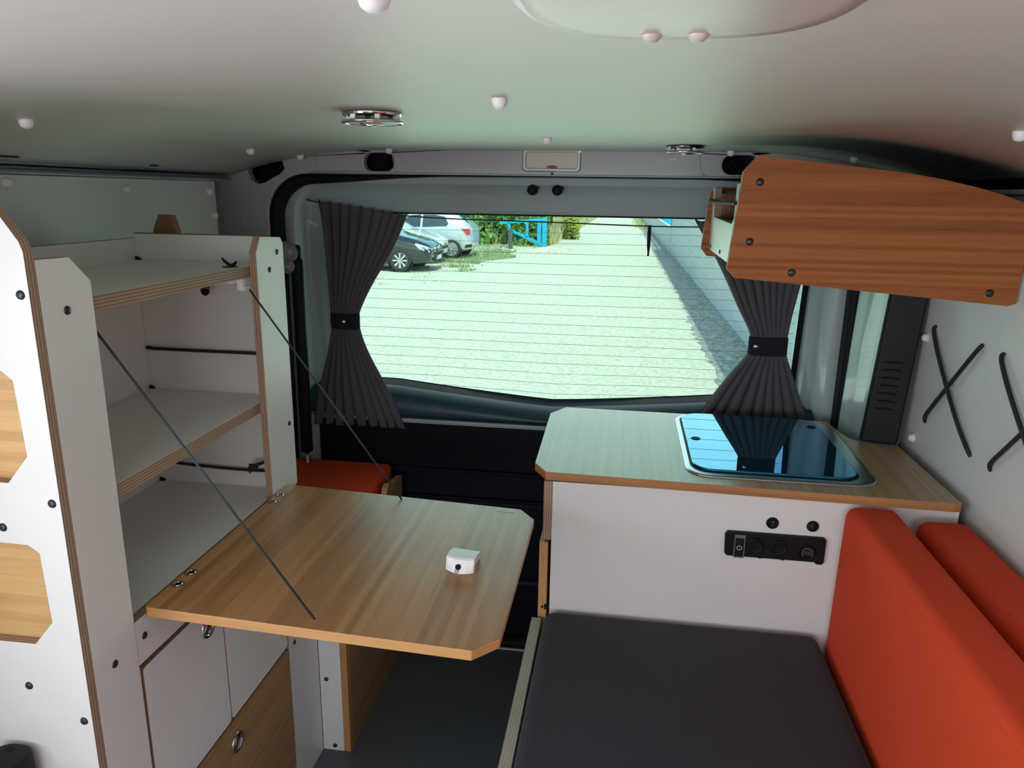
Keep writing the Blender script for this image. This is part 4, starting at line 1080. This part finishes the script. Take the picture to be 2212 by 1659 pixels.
def hedge(name, x0, x1, y0, y1, h, label, nleaf, size, mat, seed, cat='hedge'):
    t = thing(name, ((x0+x1)/2, (y0+y1)/2, GZ), label, cat)
    rnd = random.Random(seed)
    def bulge(x, z): return .25*sin(x*1.7+seed)+.18*sin(x*3.9+z*2.3)+.12*sin(z*5+x)
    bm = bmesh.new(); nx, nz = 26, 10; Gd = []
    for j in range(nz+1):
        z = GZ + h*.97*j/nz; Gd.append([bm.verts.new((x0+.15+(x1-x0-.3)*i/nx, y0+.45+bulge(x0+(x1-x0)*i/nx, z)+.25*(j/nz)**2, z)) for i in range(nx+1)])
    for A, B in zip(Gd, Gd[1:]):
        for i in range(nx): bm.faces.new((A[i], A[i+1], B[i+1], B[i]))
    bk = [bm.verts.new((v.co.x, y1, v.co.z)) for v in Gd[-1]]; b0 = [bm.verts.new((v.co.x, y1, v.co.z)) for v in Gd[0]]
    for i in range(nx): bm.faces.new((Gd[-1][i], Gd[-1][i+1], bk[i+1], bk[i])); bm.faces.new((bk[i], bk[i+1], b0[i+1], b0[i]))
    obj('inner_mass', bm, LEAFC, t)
    bm = bmesh.new()
    for k in range(nleaf):
        x = rnd.uniform(x0, x1); z = GZ + h*rnd.random()**.9
        y = y0+.30+bulge(x, z)+.25*((z-GZ)/h)**2 - abs(rnd.gauss(0, .14))
        if rnd.random() < .12: y = rnd.uniform(y0, y1); z = GZ+h*rnd.uniform(.93, 1.04)
        s = size*rnd.uniform(.6, 1.25)
        nrm = Vector((rnd.gauss(0, .6), -1+rnd.gauss(0, .5), .5+rnd.gauss(0, .5))).normalized()
        M = aim((x, y, z), nrm) @ Matrix.Rotation(rnd.uniform(0, 2*pi), 4, 'Z')
        vs = [bm.verts.new(M @ Vector(p)) for p in ((-s, 0, 0), (-.2*s, -.42*s, -.1*s), (s, 0, 0), (-.2*s, .42*s, -.1*s))]
        bm.faces.new(vs)
    obj('leaves', bm, mat, t, recalc=False)
    return t
hedge('hedge', -15, -2.55, 25.6, 28.5, 2.6, 'dense leafy green hedge behind the parked cars', 11000, .13, LEAF, 2)
hedge('bush', -2.45, -1.75, 29.5, 31, 1.9, 'yellowish bush just right of the blue gate', 700, .10, GRN2, 5, 'bush')

def grass(name, pts, mat, label, hmin, hmax, w=.012):
    bm = bmesh.new()
    for (x, y) in pts:
        h = random.uniform(hmin, hmax); a = random.uniform(0, pi); lx, ly = random.gauss(0, .25)*h, random.gauss(0, .25)*h
        dx, dy = cos(a)*w, sin(a)*w*.4
        v = [bm.verts.new(p) for p in ((x-dx, y-dy, GZ-.005), (x+dx, y+dy, GZ-.005), (x+dx*.3+lx*.6, y+ly*.6, GZ+h*.7), (x+lx, y+ly, GZ+h), (x-dx*.5+lx*.5, y+ly*.5, GZ+h*.65))]
        bm.faces.new(v)
    return tag(obj(name, bm, mat, recalc=False), label, 'grass', None, 'stuff')
P = []
for k in range(9000):
    y = random.uniform(16.6, 25.4); xr = -3.60 + (y-16.3)*.085 + .25*sin(y*1.9)
    x = xr - abs(random.gauss(0, 1.2)); 
    if y < 18.5 and sin(x*5.1+y*3)+sin(x*2.3-y*4.7) < .1: continue
    P.append((x, y))
grass('grass_verge', P, GRN, 'short green grass around the parked cars at the edge of the track', .02, .08, .011)
P = [(-5.2+random.gauss(0, .9), random.uniform(13.6, 16.4)) for _ in range(1500)]
P = [(x, y) for x, y in P if sin(x*4.1+y*2)+sin(x*2.9-y*5.7) > .7]
grass('grass_tufts', P, GRN, 'sparse grass tufts in front of the black car', .01, .04, .010)
P = []
for k in range(9000):
    y = random.uniform(26, 75); xr = -2.45+(y-25)*.010
    P.append((xr - abs(random.gauss(0, 1.6)), y))
grass('dry_grass_bank', P, DRY, 'tall dry yellow grass along the left side of the track', .25, .8, .035)
P = [(0.95 - .004*(y-40) + random.gauss(0, .18), y) for y in (random.uniform(40, 75) for _ in range(900))]
grass('dry_grass_edge', P, DRY, 'thin pale grass at the far right edge of the track', .1, .3, .03)
bm = bmesh.new()
for k in range(420):
    x = random.gauss(-2.9, .45); y = random.uniform(22.8, 24.6); r = random.uniform(.02, .07)
    bmesh.ops.create_icosphere(bm, subdivisions=1, radius=r, matrix=Matrix.Translation((x, y, GZ+r*.3)) @ Matrix.Diagonal((1.3, 1, .6, 1)))
tag(obj('rubble', bm, GRAVEL), 'low heap of pale rubble at the foot of the blue gate', 'rubble', None, 'stuff')

# ------------------------------------------------------------------ cars
TYRE = simple('tyre_rubber', (.03, .03, .032), .8)
RIM = simple('alloy_rim', (.62, .64, .66), .3, .6)
CGL = simple('car_glass', (.03, .06, .07), .05, spec=.8)
RED = simple('red_tail_lamp', (.60, .03, .03), .2)
HL = simple('clear_headlamp', (.55, .60, .62), .15)
PLATE = simple('white_number_plate', (.75, .75, .78), .4)
PLTX = simple('plate_characters', (.03, .03, .05), .5)
PBLUE = simple('plate_blue_band', (.02, .08, .45), .4)
KC = .83
def car(name, paint, label, x_front, y_near, heading, prof_kind):
    """heading +1 drives towards +x, -1 towards -x; local u runs from front (0) to rear"""
    Lc, W = 3.95, 1.70
    x_real = x_front; yc = y_near + W/2*KC
    t = thing(name, (x_front - heading*Lc/2, yc, GZ), label, 'car', 'parked cars')
    # stations along the length: u, z_low, z_belt, z_top, half width low, half width belt, half width top
    st = [(0.00, .32, .56, .60, .58, .62, .50), (.06, .24, .62, .70, .70, .74, .60), (.25, .20, .70, .80, .80, .82, .66), (.60, .18, .78, .90, .84, .85, .68),
          (.95, .18, .84, .97, .85, .85, .68), (1.15, .18, .88, 1.03, .85, .85, .66), (1.55, .18, .92, 1.30, .85, .85, .60), (1.85, .18, .94, 1.44, .85, .85, .58),
          (2.3, .18, .96, 1.49, .85, .85, .57), (2.8, .18, .98, 1.49, .85, .85, .57), (3.25, .20, 1.00, 1.45, .85, .85, .56), (3.55, .22, 1.02, 1.37, .84, .84, .55), (3.78, .26, 1.02, 1.16, .82, .82, .58), (3.90, .30, .95, 1.02, .78, .76, .60), (3.95, .36, .86, .90, .70, .68, .55)]
    X = lambda u: x_front - heading*u
    bm = bmesh.new(); V = []
    for (u, zl, zb_, zt, wl_, wb, wt_) in st:
        zm = zl + (zb_-zl)*.45; row = []
        half = [(wl_*.80, zl), (wl_, zl+.06), (wb*1.01, zm), (wb, zb_-.04), (wb*.97, zb_), (wt_+(wb-wt_)*.15, zt-.04*(1 if zt-zb_ > .2 else .3)), (wt_, zt), (0, zt+.015)]
        row = [(X(u), yc-w, GZ+z) for w, z in half] + [(X(u), yc+w, GZ+z) for w, z in half[-2::-1]]
        V.append([bm.verts.new(p) for p in row])
    n = len(V[0])
    for a_, (A, B) in enumerate(zip(V, V[1:])):
        for i in range(n):
            bm.faces.new((A[i], A[(i+1) % n], B[(i+1) % n], B[i]))
    bm.faces.new(V[0]); bm.faces.new(V[-1][::-1])
    body = obj('body', bm, paint, t, smooth=True)
    s = body.modifiers.new('sub', 'SUBSURF'); s.levels = 1; s.render_levels = 2
    # side windows on both sides, just proud of the sloping glasshouse
    def wside(u, z, sgn):   # half width at height z
        for a_, b_ in zip(st, st[1:]):
            if a_[0] <= u <= b_[0]:
                f = (u-a_[0])/(b_[0]-a_[0]); s_ = [p+(q-p)*f for p, q in zip(a_, b_)]; break
        k = (z-s_[2])/max(.01, (s_[3]-.04-s_[2])); k = max(0, min(1, k)); wtop = s_[6]+(s_[5]-s_[6])*.15
        return (s_[5]*.97 + (wtop-s_[5]*.97)*k)
    for sgn in (-1, 1):
        for poly in ([(1.50, 1.00), (1.62, 1.20), (1.92, 1.36), (2.25, 1.39), (2.25, 1.00)], [(2.32, 1.00), (2.32, 1.39), (2.72, 1.39), (3.05, 1.33), (3.18, 1.12), (3.12, 1.04)]):
            bm = bmesh.new(); A = [bm.verts.new((X(u), yc+sgn*(wside(u, z, sgn)+.012), GZ+z)) for u, z in poly]; B = [bm.verts.new((X(u), yc+sgn*(wside(u, z, sgn)-.06), GZ+z)) for u, z in poly]
            bm.faces.new(A)
            for i in range(len(A)): bm.faces.new((A[i], A[(i+1) % len(A)], B[(i+1) % len(A)], B[i]))
            obj('side_window', bm, CGL, t)
    def slab(name_, quad, mat, th=.03):
        bm = bmesh.new(); q = [Vector((X(u), yc+y, GZ+z)) for u, y, z in quad]
        nrm = (q[1]-q[0]).cross(q[2]-q[0]).normalized()*th
        A = [bm.verts.new(p+nrm*.5) for p in q]; B = [bm.verts.new(p-nrm*.5) for p in q]
        bm.faces.new(A); bm.faces.new(B[::-1])
        for i in range(len(A)): bm.faces.new((A[i], A[(i+1) % len(A)], B[(i+1) % len(A)], B[i]))
        return obj(name_, bm, mat, t, bevel=.004)
    slab('windscreen', [(1.18, -.66, 1.04), (1.18, .66, 1.04), (1.76, .53, 1.42), (1.76, -.53, 1.42)], CGL)
    slab('rear_window', [(3.50, -.50, 1.39), (3.50, .50, 1.39), (3.77, .60, 1.13), (3.77, -.60, 1.13)], CGL, .05)
    for sgn in (-1, 1):
        slab('tail_lamp', [(3.62, sgn*.842, .98), (3.885, sgn*.76, .97), (3.90, sgn*.775, .80), (3.80, sgn*.835, .78)], RED, .04)
        slab('headlamp', [(.02, sgn*.56, .60), (.10, sgn*.75, .66), (.42, sgn*.84, .76), (.30, sgn*.845, .64), (.06, sgn*.72, .54)], HL, .05)
        slab('bumper_trim', [(3.72, sgn*.835, .36), (3.94, sgn*.72, .38), (3.95, sgn*.72, .48), (3.78, sgn*.835, .46)], TYRE, .03)
    slab('grille', [(-.005, -.40, .52), (-.005, .40, .52), (.0, .46, .44), (.0, -.46, .44)], TYRE, .03)
    slab('lower_grille', [(-.005, -.50, .38), (-.005, .50, .38), (.0, .46, .26), (.0, -.46, .26)], TYRE, .03)
    pl = slab('number_plate', [(-.03, -.26, .42), (-.03, .26, .42), (-.03, .26, .31), (-.03, -.26, .31)], PLATE, .02)
    for yy in (-.235, .235):
        bm = bmesh.new(); xx = X(-.043); box(bm, xx-.003, xx+.003, yc+yy-.022, yc+yy+.022, GZ+.312, GZ+.418); obj('plate_band', bm, PBLUE, pl)
    em = slab('badge', [(-.03, 0, .70), (-.03, .065, .60), (-.03, 0, .50), (-.03, -.065, .60)], RIM, .03)
    bm = bmesh.new(); prism(bm, [(yc, GZ+.66), (yc+.030, GZ+.60), (yc, GZ+.54), (yc-.030, GZ+.60)], 'X', X(-.05)-.003, X(-.05)+.003, (), 0, 0); obj('badge_centre', bm, TYRE, em)
    for u in (.84, 3.30):
        for sgn in (-1, 1):
            cy_ = yc + sgn*.80; c = Vector((X(u), cy_, GZ+.31)); M = aim(c, (0, sgn, 0))
            bm = bmesh.new(); lathe(bm, [(.20, .07), (.27, .085), (.305, .06), (.31, 0), (.305, -.09), (.25, -.10)], M, 36); w = obj('wheel', bm, TYRE, t, smooth=True)
            bm = bmesh.new(); lathe(bm, [(.215, .075), (.205, .085), (.195, .05), (.19, .0), (0, -.0)], M, 36)
            obj('rim', bm, RIM if prof_kind != 'black' else simple('dark_rim', (.25, .26, .28), .3, .6), w)
            bm = bmesh.new()
            for k in range(8):
                a = 2*pi*k/8
                p = [bm.verts.new(M @ Vector((cos(a+da)*r, sin(a+da)*r, h))) for r, da, h in ((.03, -.5, .07), (.20, -.13, .08), (.20, .13, .08), (.03, .5, .07))]
                q = [bm.verts.new(M @ Vector((cos(a+da)*r, sin(a+da)*r, h-.03))) for r, da, h in ((.03, -.5, .07), (.20, -.13, .08), (.20, .13, .08), (.03, .5, .07))]
                bm.faces.new(p)
                for i in range(4): bm.faces.new((p[i], p[(i+1) % 4], q[(i+1) % 4], q[i]))
            lathe(bm, [(0, .085), (.03, .085), (.04, .06)], M, 16); obj('spokes', bm, RIM, w)
            bm = bmesh.new(); L = [M @ Vector((.345*cos(radians(a)), .345*sin(radians(a)), .035)) for a in range(0, 360, 12)]
            lathe(bm, [(.345, .052), (.345, -.05), (.30, -.05)], M, 36); obj('wheel_arch', bm, TYRE, w, smooth=True)
    t.scale = (KC,)*3; t.location.x = x_real - heading*Lc/2*KC
    return t
SILV = simple('silver_paint', (.62, .66, .70), .25, .35, coat=.6)
WHITEP = simple('white_car_paint', (.72, .75, .77), .25, 0, coat=.6)
BLKP = simple('black_car_paint', (.012, .020, .030), .12, 0, coat=1)
car('silver_car', SILV, 'silver hatchback parked by the hedge, seen from its tail end', -4.06-3.95*KC, 19.85, -1, 'silver')
car('white_car', WHITEP, 'white car whose nose shows between the black car and the silver hatchback', -4.52, 18.02, 1, 'white')
car('black_car', BLKP, 'glossy black car nearest the van, nose pointing right', -4.22, 16.15, 1, 'black')

# ------------------------------------------------------------------ light
w = bpy.data.worlds.new('sky'); S.world = w; w.use_nodes = True
nt = w.node_tree; nt.nodes.clear()
wo = nt.nodes.new('ShaderNodeOutputWorld'); bgd = nt.nodes.new('ShaderNodeBackground')
sky = nt.nodes.new('ShaderNodeTexSky'); sky.sky_type = 'NISHITA'; sky.sun_disc = False
sky.sun_elevation = radians(55); sky.sun_rotation = radians(160); sky.air_density = 1.0; sky.dust_density = 1.5; sky.ozone_density = 1.0
nt.links.new(sky.outputs[0], bgd.inputs[0]); bgd.inputs[1].default_value = 0.33
nt.links.new(bgd.outputs[0], wo.inputs[0])
sd = Vector((.24, -.62, 1.05))
sl = bpy.data.lights.new('sun', 'SUN'); sl.energy = 3.05; sl.angle = radians(.6); sl.color = (1, .96, .86)
so = bpy.data.objects.new('sun', sl); COL.objects.link(so); so.rotation_euler = sd.to_track_quat('Z', 'Y').to_euler(); so.location = (5, -10, 20)

def area(name, loc, direction, sx, sy, power, col):
    l = bpy.data.lights.new(name, 'AREA'); l.shape = 'RECTANGLE'; l.size = sx; l.size_y = sy; l.energy = power; l.color = col
    o = bpy.data.objects.new(name, l); COL.objects.link(o); o.location = loc
    o.rotation_euler = (-Vector(direction)).to_track_quat('Z', 'Y').to_euler(); return o
area('windscreen_daylight', (XC, -1.69, .95), (0, 1, .30), 1.3, .48, 12.5, (.96, .965, 1))
area('door_window_daylight', (-.925, -.30, .82), (1, -.08, .40), 1.15, .60, 17, (.86, .92, 1))
area('rear_window_daylight', (XC, 1.90, .92), (0, -1, .12), 1.15, .46, 2.7, (.84, 1, .93))

# ------------------------------------------------------------------ camera
cam = bpy.data.cameras.new('camera'); co = bpy.data.objects.new('camera', cam); COL.objects.link(co)
cam.sensor_width = 36; cam.sensor_fit = 'HORIZONTAL'; cam.lens = 36*1603.1/2212; cam.clip_start = .02; cam.clip_end = 400
yw, pt, rl_ = 0.14492361, -0.25189683, 0.01439999
f = Vector((-sin(yw)*cos(pt), cos(yw)*cos(pt), sin(pt))); r = Vector((cos(yw), sin(yw), 0)); u = r.cross(f)
c, s = cos(rl_), sin(rl_); cxv = c*r + s*u; cyv = -s*r + c*u
M = Matrix((cxv, cyv, -f)).transposed()
co.location = (0, 0, 1.2); co.rotation_euler = M.to_euler()
S.camera = co
S.view_settings.view_transform = 'Standard'; S.view_settings.look = 'None'; S.view_settings.gamma = 1; S.view_settings.exposure = 0
S.view_settings.use_curve_mapping = False
S.cycles.use_denoising = True
S.cycles.max_bounces = 10; S.cycles.diffuse_bounces = 5; S.cycles.glossy_bounces = 4; S.cycles.transparent_max_bounces = 12
S.cycles.sample_clamp_indirect = 6
S.cycles.caustics_reflective = False; S.cycles.caustics_refractive = False
